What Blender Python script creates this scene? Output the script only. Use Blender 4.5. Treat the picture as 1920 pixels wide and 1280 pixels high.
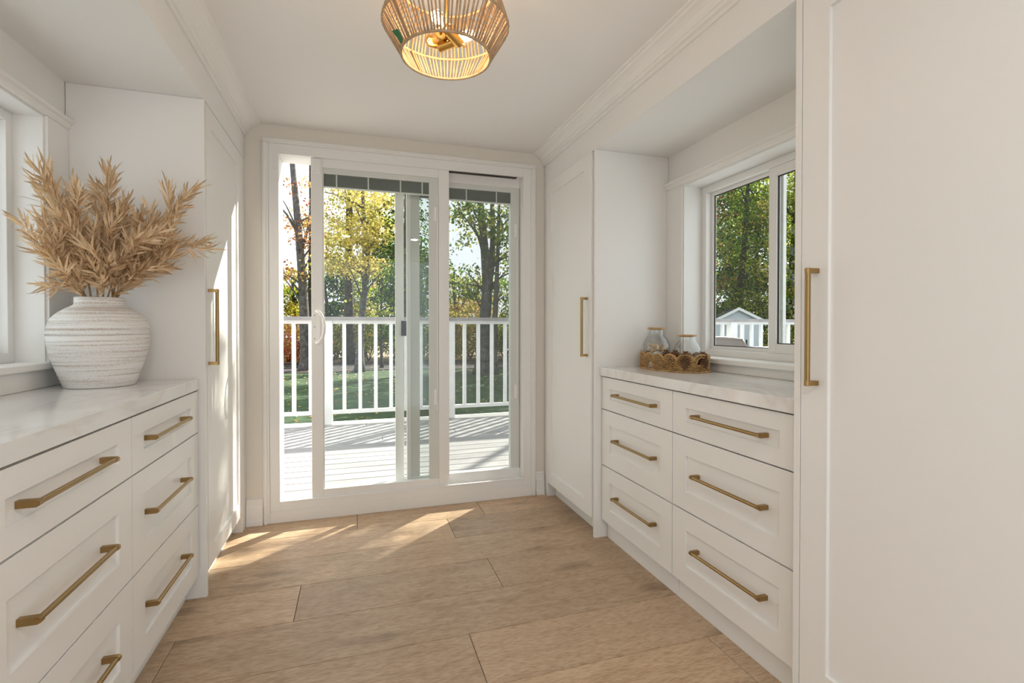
import bpy, bmesh, math, random
import numpy as np
from mathutils import Vector, Matrix

# ------------------------------------------------------------------ scene, camera, light
for _o in list(bpy.data.objects):
    bpy.data.objects.remove(_o)
SC = bpy.context.scene
COL = SC.collection
R = math.radians

cam_d = bpy.data.cameras.new('camera')
cam_d.sensor_width = 36.0
cam_d.lens = 36.0 * 924.24 / 1920.0
cam_d.shift_y = -(640.0 - 621.92) / 1920.0
cam_d.clip_start = 0.03
cam_d.clip_end = 400
cam = bpy.data.objects.new('camera', cam_d)
COL.objects.link(cam)
cam.location = (0, 0, 1.1308)
cam.rotation_euler = (R(90 - 0.5933), R(0.0), R(-17.487))
SC.camera = cam

world = bpy.data.worlds.new('world')
SC.world = world
world.use_nodes = True
_bg = world.node_tree.nodes['Background']
_bg.inputs['Color'].default_value = (0.92, 0.96, 1.0, 1)
_bg.inputs['Strength'].default_value = 1.08

sun_d = bpy.data.lights.new('sun', 'SUN')
sun_d.energy = 9.8
sun_d.angle = R(0.6)
sun_d.color = (1.0, 0.93, 0.82)
sun = bpy.data.objects.new('sun', sun_d)
COL.objects.link(sun)
SUN_DIR = Vector((-0.384, -0.336, -0.340)).normalized()
sun.rotation_euler = SUN_DIR.to_track_quat('-Z', 'Y').to_euler()
sun.location = (20, 18, 20)

SC.view_settings.view_transform = 'Standard'
SC.view_settings.look = 'None'
SC.view_settings.gamma = 1.0
SC.view_settings.use_curve_mapping = False
SC.view_settings.exposure = 0.70

# ------------------------------------------------------------------ helpers
WO = {}          # world origin of every object built


def tag(o, label=None, cat=None, group=None, kind=None):
    if label: o['label'] = label
    if cat: o['category'] = cat
    if group: o['group'] = group
    if kind: o['kind'] = kind
    return o


def empty(name, loc, label, cat, group=None, kind=None):
    o = bpy.data.objects.new(name, None)
    COL.objects.link(o)
    o.location = loc
    o.empty_display_size = 0.05
    WO[o.name] = Vector(loc)
    return tag(o, label, cat, group, kind)


class MB:
    def __init__(s):
        s.v = []; s.f = []

    def add(s, vs, fs):
        n = len(s.v)
        s.v += [tuple(p) for p in vs]
        s.f += [tuple(i + n for i in q) for q in fs]
        return s

    def box(s, x0, x1, y0, y1, z0, z1):
        if x0 > x1: x0, x1 = x1, x0
        if y0 > y1: y0, y1 = y1, y0
        if z0 > z1: z0, z1 = z1, z0
        return s.add([(x0, y0, z0), (x1, y0, z0), (x1, y1, z0), (x0, y1, z0), (x0, y0, z1), (x1, y0, z1), (x1, y1, z1), (x0, y1, z1)],
                     [(0, 3, 2, 1), (4, 5, 6, 7), (0, 1, 5, 4), (1, 2, 6, 5), (2, 3, 7, 6), (3, 0, 4, 7)])

    def prism(s, poly, axis, a, b):
        n = len(poly)
        def P(p, t):
            if axis == 'x': return (t, p[0], p[1])
            if axis == 'y': return (p[0], t, p[1])
            return (p[0], p[1], t)
        vs = [P(p, a) for p in poly] + [P(p, b) for p in poly]
        fs = [tuple(range(n))[::-1], tuple(range(n, 2 * n))]
        fs += [(i, (i + 1) % n, n + (i + 1) % n, n + i) for i in range(n)]
        return s.add(vs, fs)

    def tube(s, path, rad, n=8, closed=False, caps=True, up=None):
        pts = [Vector(p) for p in path]
        m = len(pts)
        if not hasattr(rad, '__len__'): rad = [rad] * m
        vs = []
        nrm = None
        for i, p in enumerate(pts):
            if closed: t = pts[(i + 1) % m] - pts[i - 1]
            else: t = pts[min(i + 1, m - 1)] - pts[max(i - 1, 0)]
            if t.length < 1e-9: t = Vector((0, 0, 1))
            t.normalize()
            if nrm is None:
                a = Vector(up) if up else (Vector((0, 0, 1)) if abs(t.z) < .9 else Vector((1, 0, 0)))
                nrm = t.cross(a).normalized()
            else:
                nrm = (nrm - t * nrm.dot(t))
                if nrm.length < 1e-6: nrm = t.cross(Vector((0.3, 0.5, 0.8)))
                nrm.normalize()
            bi = t.cross(nrm)
            for k in range(n):
                a = 2 * math.pi * k / n
                vs.append(p + (nrm * math.cos(a) + bi * math.sin(a)) * rad[i])
        fs = []
        for i in range(m if closed else m - 1):
            j = (i + 1) % m
            for k in range(n):
                k2 = (k + 1) % n
                fs.append((i * n + k, i * n + k2, j * n + k2, j * n + k))
        if not closed and caps:
            fs.append(tuple(range(n))[::-1])
            fs.append(tuple((m - 1) * n + k for k in range(n)))
        return s.add(vs, fs)

    def cyl(s, p0, p1, r, n=16): return s.tube([p0, p1], [r, r], n)

    def lathe(s, prof, c=(0, 0), n=32, cap0=False, cap1=False):
        vs = []; m = len(prof)
        for r, z in prof:
            for k in range(n):
                a = 2 * math.pi * k / n
                vs.append((c[0] + r * math.cos(a), c[1] + r * math.sin(a), z))
        fs = []
        for i in range(m - 1):
            for k in range(n):
                k2 = (k + 1) % n
                fs.append((i * n + k, i * n + k2, (i + 1) * n + k2, (i + 1) * n + k))
        if cap0: fs.append(tuple(range(n))[::-1])
        if cap1: fs.append(tuple((m - 1) * n + k for k in range(n)))
        return s.add(vs, fs)

    def xform(s, M):
        s.v = [tuple(M @ Vector(p)) for p in s.v]
        return s

    def build(s, name, mat, parent=None, smooth=False, bevel=0.0, kind=None, label=None, cat=None, group=None, seg=2):
        vs = np.array(s.v, dtype=np.float64)
        lo, hi = vs.min(0), vs.max(0)
        org = Vector(((lo[0] + hi[0]) / 2, (lo[1] + hi[1]) / 2, lo[2]))
        me = bpy.data.meshes.new(name)
        me.from_pydata([tuple(p) for p in (vs - np.array(org))], [], s.f)
        bm = bmesh.new(); bm.from_mesh(me)
        bmesh.ops.recalc_face_normals(bm, faces=bm.faces)
        bm.to_mesh(me); bm.free()
        if smooth: me.polygons.foreach_set('use_smooth', [True] * len(me.polygons))
        me.materials.append(mat)
        o = bpy.data.objects.new(name, me)
        COL.objects.link(o)
        if parent is not None:
            o.parent = parent
            o.location = org - WO[parent.name]
        else:
            o.location = org
        WO[o.name] = org
        if smooth == 'auto':
            me.set_sharp_from_angle(angle=R(35))
        if bevel:
            b = o.modifiers.new('bevel', 'BEVEL'); b.width = bevel; b.segments = seg; b.limit_method = 'ANGLE'; b.angle_limit = R(40)
            b.harden_normals = False
        return tag(o, label, cat, group, kind)


def link_copy(o, loc_world, parent=None):
    c = o.copy()
    COL.objects.link(c)
    c.parent = parent
    c.location = Vector(loc_world) - (WO[parent.name] if parent else Vector((0, 0, 0)))
    WO[c.name] = Vector(loc_world)
    return c


def copy_tree(o, parent=None):
    c = o.copy()
    COL.objects.link(c)
    c.parent = parent
    WO[c.name] = WO[o.name].copy()
    for ch in list(o.children):
        copy_tree(ch, c)
    return c


# ------------------------------------------------------------------ materials
def mat(name):
    m = bpy.data.materials.new(name)
    m.use_nodes = True
    nt = m.node_tree
    return m, nt, nt.nodes, nt.links, nt.nodes['Principled BSDF']


def plain(name, col, rough=.5, metal=0, bump=0, bscale=60, var=0.0, vscale=3.0, spec=.5, coat=0):
    m, nt, N, L, P = mat(name)
    P.inputs['Base Color'].default_value = (*col, 1)
    P.inputs['Roughness'].default_value = rough
    P.inputs['Metallic'].default_value = metal
    P.inputs['Specular IOR Level'].default_value = spec
    P.inputs['Coat Weight'].default_value = coat
    tc = N.new('ShaderNodeTexCoord')
    if var:
        n = N.new('ShaderNodeTexNoise'); n.inputs['Scale'].default_value = vscale; n.inputs['Detail'].default_value = 4
        L.new(tc.outputs['Object'], n.inputs['Vector'])
        r = N.new('ShaderNodeValToRGB')
        r.color_ramp.elements[0].position = .3; r.color_ramp.elements[1].position = .7
        r.color_ramp.elements[0].color = (*[c * (1 - var) for c in col], 1)
        r.color_ramp.elements[1].color = (*[min(1, c * (1 + var)) for c in col], 1)
        L.new(n.outputs['Fac'], r.inputs['Fac']); L.new(r.outputs['Color'], P.inputs['Base Color'])
    if bump:
        n2 = N.new('ShaderNodeTexNoise'); n2.inputs['Scale'].default_value = bscale; n2.inputs['Detail'].default_value = 3
        L.new(tc.outputs['Object'], n2.inputs['Vector'])
        b = N.new('ShaderNodeBump'); b.inputs['Strength'].default_value = bump; b.inputs['Distance'].default_value = .002
        L.new(n2.outputs['Fac'], b.inputs['Height']); L.new(b.outputs['Normal'], P.inputs['Normal'])
    return m


M = {}
M['wall'] = plain('wall_paint', (.80, .755, .68), .75, bump=.08, bscale=220)
M['niche'] = plain('niche_paint', (.84, .82, .78), .6, bump=.05, bscale=220)
M['ceil'] = plain('ceiling_paint', (.876, .858, .836), .8, bump=.06, bscale=220)
M['cab'] = plain('cabinet_lacquer', (.862, .848, .822), .42, bump=.03, bscale=300)
M['trim'] = plain('trim_paint', (.866, .85, .82), .4)
M['vinyl'] = plain('white_vinyl', (.86, .85, .83), .35)
M['spacer'] = plain('glazing_spacer', (.70, .71, .68), .45)
M['white'] = plain('white_plastic', (.88, .87, .85), .3)
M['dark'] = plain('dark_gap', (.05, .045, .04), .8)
M['black'] = plain('black_plastic', (.015, .016, .018), .35)
M['slat'] = plain('blind_slat', (.26, .275, .255), .6)
M['tag'] = plain('green_tag', (.01, .16, .05), .5)


def brass():
    m, nt, N, L, P = mat('brushed_brass')
    P.inputs['Base Color'].default_value = (.36, .235, .10, 1)
    P.inputs['Metallic'].default_value = 1
    P.inputs['Roughness'].default_value = .34
    tc = N.new('ShaderNodeTexCoord')
    w = N.new('ShaderNodeTexNoise'); w.inputs['Scale'].default_value = 900; w.inputs['Detail'].default_value = 2
    L.new(tc.outputs['Object'], w.inputs['Vector'])
    b = N.new('ShaderNodeBump'); b.inputs['Strength'].default_value = .35; b.inputs['Distance'].default_value = .0006
    L.new(w.outputs['Fac'], b.inputs['Height']); L.new(b.outputs['Normal'], P.inputs['Normal'])
    return m


M['brass'] = brass()
M['brass2'] = plain('polished_brass', (.80, .52, .16), .22, metal=1)


def oak():
    m, nt, N, L, P = mat('oak_floor')
    tc = N.new('ShaderNodeTexCoord'); oi = N.new('ShaderNodeObjectInfo')
    # each board samples its own stretch of grain
    off = N.new('ShaderNodeVectorMath'); off.operation = 'MULTIPLY_ADD'
    comb = N.new('ShaderNodeCombineXYZ')
    mul = N.new('ShaderNodeMath'); mul.operation = 'MULTIPLY'; mul.inputs[1].default_value = 37.0
    L.new(oi.outputs['Random'], mul.inputs[0])
    for k in 'XYZ': L.new(mul.outputs[0], comb.inputs[k])
    add = N.new('ShaderNodeVectorMath'); add.operation = 'ADD'
    L.new(tc.outputs['Object'], add.inputs[0]); L.new(comb.outputs[0], add.inputs[1])
    mp = N.new('ShaderNodeMapping'); mp.inputs['Scale'].default_value = (2.6, 11, 11)
    L.new(add.outputs[0], mp.inputs['Vector'])
    n1 = N.new('ShaderNodeTexNoise'); n1.inputs['Scale'].default_value = 1.5; n1.inputs['Detail'].default_value = 8; n1.inputs['Distortion'].default_value = 1.2
    L.new(mp.outputs[0], n1.inputs['Vector'])
    mp2 = N.new('ShaderNodeMapping'); mp2.inputs['Scale'].default_value = (30, 230, 60)
    L.new(add.outputs[0], mp2.inputs['Vector'])
    n2 = N.new('ShaderNodeTexNoise'); n2.inputs['Scale'].default_value = 1.0; n2.inputs['Detail'].default_value = 3
    L.new(mp2.outputs[0], n2.inputs['Vector'])
    r1 = N.new('ShaderNodeValToRGB'); e = r1.color_ramp.elements
    e[0].position = .25; e[0].color = (.50, .345, .215, 1)
    e[1].position = .75; e[1].color = (.66, .485, .33, 1)
    x = r1.color_ramp.elements.new(.5); x.color = (.585, .418, .273, 1)
    L.new(n1.outputs['Fac'], r1.inputs['Fac'])
    r2 = N.new('ShaderNodeValToRGB'); r2.color_ramp.elements[0].position = .38; r2.color_ramp.elements[1].position = .55
    r2.color_ramp.elements[0].color = (.66, .58, .52, 1); r2.color_ramp.elements[1].color = (1, 1, 1, 1)
    L.new(n2.outputs['Fac'], r2.inputs['Fac'])
    mx = N.new('ShaderNodeMixRGB'); mx.blend_type = 'MULTIPLY'; mx.inputs['Fac'].default_value = .7
    L.new(r1.outputs['Color'], mx.inputs['Color1']); L.new(r2.outputs['Color'], mx.inputs['Color2'])
    # knots
    mp3 = N.new('ShaderNodeMapping'); mp3.inputs['Scale'].default_value = (1.0, 2.6, 1)
    L.new(add.outputs[0], mp3.inputs['Vector'])
    dn = N.new('ShaderNodeTexNoise'); dn.inputs['Scale'].default_value = 7
    L.new(mp3.outputs[0], dn.inputs['Vector'])
    dm = N.new('ShaderNodeMixRGB'); dm.blend_type = 'LINEAR_LIGHT'; dm.inputs['Fac'].default_value = .13
    L.new(mp3.outputs[0], dm.inputs['Color1']); L.new(dn.outputs['Color'], dm.inputs['Color2'])
    vo = N.new('ShaderNodeTexVoronoi'); vo.inputs['Scale'].default_value = 1.25; vo.voronoi_dimensions = '2D'
    L.new(dm.outputs[0], vo.inputs['Vector'])
    r3 = N.new('ShaderNodeValToRGB'); r3.color_ramp.elements[0].position = .02; r3.color_ramp.elements[1].position = .15
    r3.color_ramp.elements[0].color = (.42, .38, .36, 1); r3.color_ramp.elements[1].color = (1, 1, 1, 1)
    L.new(vo.outputs['Distance'], r3.inputs['Fac'])
    mk = N.new('ShaderNodeMixRGB'); mk.blend_type = 'MULTIPLY'; mk.inputs['Fac'].default_value = .6
    L.new(mx.outputs[0], mk.inputs['Color1']); L.new(r3.outputs['Color'], mk.inputs['Color2'])
    # board to board tone
    hs = N.new('ShaderNodeHueSaturation')
    mr = N.new('ShaderNodeMapRange'); mr.inputs['To Min'].default_value = .80; mr.inputs['To Max'].default_value = 1.08
    L.new(oi.outputs['Random'], mr.inputs['Value']); L.new(mr.outputs[0], hs.inputs['Value'])
    L.new(mk.outputs[0], hs.inputs['Color'])
    L.new(hs.outputs[0], P.inputs['Base Color'])
    P.inputs['Roughness'].default_value = .46
    b = N.new('ShaderNodeBump'); b.inputs['Strength'].default_value = .25; b.inputs['Distance'].default_value = .0015
    L.new(n2.outputs['Fac'], b.inputs['Height']); L.new(b.outputs['Normal'], P.inputs['Normal'])
    return m


M['oak'] = oak()


def quartz():
    m, nt, N, L, P = mat('white_quartz')
    tc = N.new('ShaderNodeTexCoord')
    n = N.new('ShaderNodeTexNoise'); n.inputs['Scale'].default_value = 1.3; n.inputs['Detail'].default_value = 7; n.inputs['Distortion'].default_value = 1.1
    L.new(tc.outputs['Object'], n.inputs['Vector'])
    mm = N.new('ShaderNodeMath'); mm.operation = 'SUBTRACT'; mm.inputs[1].default_value = .5
    L.new(n.outputs['Fac'], mm.inputs[0])
    ab = N.new('ShaderNodeMath'); ab.operation = 'ABSOLUTE'; L.new(mm.outputs[0], ab.inputs[0])
    r = N.new('ShaderNodeValToRGB'); r.color_ramp.elements[0].position = 0; r.color_ramp.elements[1].position = .022
    r.color_ramp.elements[0].color = (.765, .735, .705, 1); r.color_ramp.elements[1].color = (.835, .82, .805, 1)
    L.new(ab.outputs[0], r.inputs['Fac']); L.new(r.outputs[0], P.inputs['Base Color'])
    P.inputs['Roughness'].default_value = .13
    return m


M['quartz'] = quartz()


def thin_glass(name, tint=(1, 1, 1), ior=1.45, gain=1.0, rough=0.0):
    m = bpy.data.materials.new(name); m.use_nodes = True
    nt = m.node_tree; N = nt.nodes; L = nt.links
    N.remove(N['Principled BSDF'])
    fr = N.new('ShaderNodeFresnel')
    ge = N.new('ShaderNodeNewGeometry'); mr = N.new('ShaderNodeMapRange')      # both faces of a thin pane reflect alike
    mr.inputs['To Min'].default_value = ior; mr.inputs['To Max'].default_value = 1 / ior
    L.new(ge.outputs['Backfacing'], mr.inputs['Value']); L.new(mr.outputs[0], fr.inputs['IOR'])
    tr = N.new('ShaderNodeBsdfTransparent'); tr.inputs['Color'].default_value = (*tint, 1)
    gl = N.new('ShaderNodeBsdfGlossy'); gl.inputs['Roughness'].default_value = rough
    mu = N.new('ShaderNodeMath'); mu.operation = 'MULTIPLY'; mu.inputs[1].default_value = gain; mu.use_clamp = True
    L.new(fr.outputs[0], mu.inputs[0])
    mx = N.new('ShaderNodeMixShader')
    L.new(mu.outputs[0], mx.inputs[0]); L.new(tr.outputs[0], mx.inputs[1]); L.new(gl.outputs[0], mx.inputs[2])
    L.new(mx.outputs[0], N['Material Output'].inputs['Surface'])
    return m


M['glass'] = thin_glass('window_glass', (.93, .955, .945), 1.42)
M['jar'] = thin_glass('jar_glass', (.975, .98, .98), 1.5, 1.5)


def mesh_screen():
    m = bpy.data.materials.new('insect_screen'); m.use_nodes = True
    nt = m.node_tree; N = nt.nodes; L = nt.links
    N.remove(N['Principled BSDF'])
    tr = N.new('ShaderNodeBsdfTransparent')
    df = N.new('ShaderNodeBsdfDiffuse'); df.inputs['Color'].default_value = (.28, .29, .30, 1)
    mx = N.new('ShaderNodeMixShader'); mx.inputs[0].default_value = .2
    L.new(tr.outputs[0], mx.inputs[1]); L.new(df.outputs[0], mx.inputs[2])
    L.new(mx.outputs[0], N['Material Output'].inputs['Surface'])
    return m


M['screen'] = mesh_screen()


def leafy(name, rough=.5, trans=.5, attr='Col'):
    m = bpy.data.materials.new(name); m.use_nodes = True
    nt = m.node_tree; N = nt.nodes; L = nt.links
    N.remove(N['Principled BSDF'])
    at = N.new('ShaderNodeAttribute'); at.attribute_name = attr
    df = N.new('ShaderNodeBsdfDiffuse'); tl = N.new('ShaderNodeBsdfTranslucent')
    L.new(at.outputs['Color'], df.inputs['Color']); L.new(at.outputs['Color'], tl.inputs['Color'])
    mx = N.new('ShaderNodeMixShader'); mx.inputs[0].default_value = trans
    L.new(df.outputs[0], mx.inputs[1]); L.new(tl.outputs[0], mx.inputs[2])
    L.new(mx.outputs[0], N['Material Output'].inputs['Surface'])
    return m


M['leaf'] = leafy('tree_leaf', trans=.55)
M['dry'] = leafy('dried_leaf', trans=.25)
M['drystem'] = plain('dried_stem', (.42, .24, .10), .7)


def ceramic():
    m, nt, N, L, P = mat('whitewashed_ceramic')
    tc = N.new('ShaderNodeTexCoord')
    mp = N.new('ShaderNodeMapping'); mp.inputs['Scale'].default_value = (2.5, 2.5, 120)
    L.new(tc.outputs['Object'], mp.inputs['Vector'])
    n = N.new('ShaderNodeTexNoise'); n.inputs['Scale'].default_value = 1.6; n.inputs['Detail'].default_value = 5
    L.new(mp.outputs[0], n.inputs['Vector'])
    n2 = N.new('ShaderNodeTexNoise'); n2.inputs['Scale'].default_value = 190; n2.inputs['Detail'].default_value = 3
    L.new(tc.outputs['Object'], n2.inputs['Vector'])
    ad = N.new('ShaderNodeMath'); ad.operation = 'MULTIPLY_ADD'; ad.inputs[1].default_value = .42
    L.new(n2.outputs['Fac'], ad.inputs[0]); L.new(n.outputs['Fac'], ad.inputs[2])
    r = N.new('ShaderNodeValToRGB'); e = r.color_ramp.elements
    e[0].position = .64; e[0].color = (.81, .79, .765, 1)
    e[1].position = .90; e[1].color = (.56, .485, .42, 1)
    x = e.new(.76); x.color = (.72, .69, .65, 1)
    L.new(ad.outputs[0], r.inputs['Fac']); L.new(r.outputs[0], P.inputs['Base Color'])
    P.inputs['Roughness'].default_value = .85
    b = N.new('ShaderNodeBump'); b.inputs['Strength'].default_value = .5; b.inputs['Distance'].default_value = .002
    L.new(ad.outputs[0], b.inputs['Height']); L.new(b.outputs['Normal'], P.inputs['Normal'])
    return m


M['ceramic'] = ceramic()
M['rattan'] = plain('rattan', (.50, .34, .20), .6, var=.22, vscale=40)
M['cane'] = plain('woven_cane', (.46, .27, .10), .5, var=.45, vscale=70)
M['bamboo'] = plain('bamboo_lid', (.52, .31, .13), .45, var=.15, vscale=30)
M['pine'] = plain('pale_pine', (.70, .50, .28), .6, var=.12, vscale=50)
M['cone'] = plain('pinecone_scale', (.17, .085, .04), .6, var=.45, vscale=90)
M['tin'] = plain('grey_ceramic', (.40, .42, .44), .3, var=.2, vscale=40)


def emis(name, col, s):
    m = bpy.data.materials.new(name); m.use_nodes = True
    nt = m.node_tree; N = nt.nodes
    N.remove(N['Principled BSDF'])
    e = N.new('ShaderNodeEmission'); e.inputs['Color'].default_value = (*col, 1); e.inputs['Strength'].default_value = s
    nt.links.new(e.outputs[0], N['Material Output'].inputs['Surface'])
    return m


M['lens'] = emis('fill_light_lens', (1.0, .9, .78), 6)
M['bulb'] = emis('lit_bulb', (1.0, .78, .45), 14)


def ground(name, c0, c1, c2, scale, p0=.35, p1=.65):
    m, nt, N, L, P = mat(name)
    tc = N.new('ShaderNodeTexCoord')
    n = N.new('ShaderNodeTexNoise'); n.inputs['Scale'].default_value = scale; n.inputs['Detail'].default_value = 9; n.inputs['Roughness'].default_value = .7
    L.new(tc.outputs['Object'], n.inputs['Vector'])
    r = N.new('ShaderNodeValToRGB'); e = r.color_ramp.elements
    e[0].position = p0; e[0].color = (*c0, 1); e[1].position = p1; e[1].color = (*c2, 1)
    x = e.new((p0 + p1) / 2); x.color = (*c1, 1)
    L.new(n.outputs['Fac'], r.inputs['Fac']); L.new(r.outputs[0], P.inputs['Base Color'])
    P.inputs['Roughness'].default_value = .9
    b = N.new('ShaderNodeBump'); b.inputs['Strength'].default_value = .8; b.inputs['Distance'].default_value = .06
    L.new(n.outputs['Fac'], b.inputs['Height']); L.new(b.outputs['Normal'], P.inputs['Normal'])
    return m


M['lawn'] = ground('lawn_grass', (.010, .032, .008), (.020, .058, .013), (.045, .095, .024), 2.5)
M['mulch'] = ground('bark_mulch', (.012, .010, .012), (.03, .025, .027), (.085, .075, .075), 6)
M['litter'] = ground('leaf_litter', (.16, .11, .06), (.34, .25, .16), (.52, .40, .28), 5)
M['bark'] = ground('tree_bark', (.055, .05, .048), (.115, .105, .10), (.20, .185, .17), 7)
M['barkdark'] = ground('dark_bark', (.025, .02, .018), (.05, .042, .036), (.10, .085, .07), 7)


def deckwood():
    m, nt, N, L, P = mat('painted_deck')
    tc = N.new('ShaderNodeTexCoord'); oi = N.new('ShaderNodeObjectInfo')
    mp = N.new('ShaderNodeMapping'); mp.inputs['Scale'].default_value = (1.2, 14, 14)
    L.new(tc.outputs['Object'], mp.inputs['Vector'])
    n = N.new('ShaderNodeTexNoise'); n.inputs['Scale'].default_value = 2; n.inputs['Detail'].default_value = 6
    L.new(mp.outputs[0], n.inputs['Vector'])
    r = N.new('ShaderNodeValToRGB'); e = r.color_ramp.elements
    e[0].position = .28; e[0].color = (.24, .228, .226, 1); e[1].position = .62; e[1].color = (.36, .352, .353, 1)
    L.new(n.outputs['Fac'], r.inputs['Fac'])
    hs = N.new('ShaderNodeHueSaturation'); mr = N.new('ShaderNodeMapRange')
    mr.inputs['To Min'].default_value = .92; mr.inputs['To Max'].default_value = 1.06
    L.new(oi.outputs['Random'], mr.inputs['Value']); L.new(mr.outputs[0], hs.inputs['Value']); L.new(r.outputs[0], hs.inputs['Color'])
    L.new(hs.outputs[0], P.inputs['Base Color']); P.inputs['Roughness'].default_value = .7
    return m


M['deck'] = deckwood()
M['rail'] = plain('white_railing_paint', (.84, .84, .84), .5, var=.05, vscale=8)
M['cap'] = plain('weathered_cap', (.31, .29, .285), .7, var=.15, vscale=6)
M['shed'] = plain('shed_siding', (.60, .64, .70), .6)
M['shingle'] = plain('shed_shingle', (.06, .06, .055), .8, var=.3, vscale=12)
M['sling'] = plain('taupe_sling', (.17, .14, .125), .7, bump=.3, bscale=300)
M['alu'] = plain('bronze_frame', (.20, .17, .15), .4)
M['table'] = plain('table_top', (.52, .55, .58), .25)

# ------------------------------------------------------------------ dimensions (metres)
XPL, XPR = -.601, 1.212        # fronts of the tall cabinets
XDL, XDR = -.6283, 1.2501      # drawer fronts
XBL, XBR = -1.0715, 1.6645     # niche back walls
XCL, XCR = -.6242, 1.2374      # countertop fronts
YE = 3.107                     # end wall
ZC, ZS = 2.2856, 2.0737        # ceiling, soffit
YPL, YPR = 2.3405, 2.3732      # pantry side panels
YPN = 1.119                    # near tall cabinet
YB = -0.85                     # where the built part of the room ends
ZD = .08                       # deck
YR = 5.66                      # railing
GZ = -.70                      # garden

# ------------------------------------------------------------------ floor
fl = MB().box(XBL - .1, XBR + .1, YB, 3.16, -.06, -.013).build('floor', M['dark'], kind='structure', label='wide plank oak floor of the mudroom', cat='floor')
rng = random.Random(5)
seams = [3.152 - .2768 * k for k in range(0, 16)]
joints = {0: [0.0, .735], 1: [.503], 2: [-.75, 1.42], 3: [-.235, .605], 4: [-.625, 1.35], 5: [.392], 6: [1.215, -.35]}
_plank = {}


def chamfer_mesh(lx, ly, lz, ch):
    key = (round(lx, 4), round(ly, 4), lz, ch)
    if key in _plank: return _plank[key]
    a, b = lx / 2, ly / 2
    vs = []
    for (x, y, z) in ((a, b, 0), (a, b, lz - ch), (a - ch, b - ch, lz)):
        vs += [(-x, -y, z), (x, -y, z), (x, y, z), (-x, y, z)]
    fs = [(3, 2, 1, 0), (8, 9, 10, 11)]
    for k in (0, 4):
        fs += [(k + i, k + (i + 1) % 4, k + 4 + (i + 1) % 4, k + 4 + i) for i in range(4)]
    me = bpy.data.meshes.new('board'); me.from_pydata(vs, [], fs); me.update()
    _plank[key] = me
    return me


def board(name, x0, x1, y0, y1, ztop, th, ch, m, parent, gap=.0022):
    me = chamfer_mesh(x1 - x0 - gap, y1 - y0 - gap, th, ch)
    if not me.materials: me.materials.append(m)
    o = bpy.data.objects.new(name, me); COL.objects.link(o)
    o.parent = parent
    org = Vector(((x0 + x1) / 2, (y0 + y1) / 2, ztop - th))
    o.location = org - WO[parent.name]
    WO[o.name] = org
    return o


for k in range(len(seams) - 1):
    y1, y0 = seams[k], seams[k + 1]
    if y1 <= YB: break
    xs = joints.get(k)
    if xs is None:
        s0 = rng.uniform(-1.0, .3); xs = [s0, s0 + rng.uniform(1.0, 1.5)]
    xs = [XBL - .1] + sorted(x for x in xs if XBL < x < XBR) + [XBR + .1]
    for a, b in zip(xs[:-1], xs[1:]):
        board('plank', a, b, max(y0, YB), y1, 0.0, .013, .0012, M['oak'], fl)

# ------------------------------------------------------------------ ceiling, soffits, walls
ce = MB().box(XBL - .2, XBR + .2, YB, YE + .18, ZC, ZC + .12).build('ceiling', M['ceil'], kind='structure', label='smooth off-white ceiling', cat='ceiling')
MB().box(XBL - .01, XPL, YB, YE, ZS, ZC).build('soffit', M['cab'], ce)
MB().box(XPR, XBR + .01, YB, YE, ZS, ZC).build('soffit', M['cab'], ce)

OX0, OX1, OZ1 = -.478, 1.112, 2.18      # door opening
w = MB()
w.box(XBL - .2, OX0, YE + .006, YE + .18, -.1, ZC)
w.box(OX1, XBR + .2, YE + .006, YE + .18, -.1, ZC)
w.box(OX0, OX1, YE + .006, YE + .18, OZ1, ZC)
w.build('wall_back', M['wall'], kind='structure', label='cream end wall around the sliding patio door', cat='wall')


def side_wall(name, xa, xb, wy0, wy1, wz0, wz1, label):
    w = MB()
    w.box(xa, xb, YB, wy0, -.1, ZC); w.box(xa, xb, wy1, YE + .006, -.1, ZC)
    w.box(xa, xb, wy0, wy1, -.1, wz0); w.box(xa, xb, wy0, wy1, wz1, ZC)
    return w.build(name, M['niche'], kind='structure', label=label, cat='wall')


side_wall('wall_left', XBL - .16, XBL, 1.08, 2.207, .985, 1.893, 'cream side wall behind the vase counter')
side_wall('wall_right', XBR, XBR + .20, 1.256, 2.243, .958, 1.889, 'cream side wall behind the tray counter')

w = MB()     # unseen wall added behind the viewer, its wide opening set for indoor brightness
w.box(XBL - .16, -.45, YB - .12, YB, -.1, ZC); w.box(1.05, XBR + .2, YB - .12, YB, -.1, ZC); w.box(-.45, 1.05, YB - .12, YB, 2.06, ZC)
w.build('wall_front_added', M['niche'], kind='structure', label='unseen wall added behind the viewer, its wide opening sized for the indoor light', cat='wall')

# crown mouldings
prof = [(0, 2.205), (.009, 2.205), (.011, 2.219), (.022, 2.222), (.026, 2.232), (.031, 2.234), (.036, 2.244), (.045, 2.254), (.058, 2.263), (.072, 2.269), (.076, 2.275), (.086, 2.277), (.088, ZC), (0, ZC)]
MB().prism([(XPL + a, z) for a, z in prof], 'y', YB, YE + .006).build('trim_1', M['trim'], kind='structure', label='stepped crown moulding along the soffit on the vase side', cat='moulding')
MB().prism([(XPR - a, z) for a, z in prof], 'y', YB, YE + .006).build('trim_2', M['trim'], kind='structure', label='stepped crown moulding along the soffit on the tray side', cat='moulding')

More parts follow.
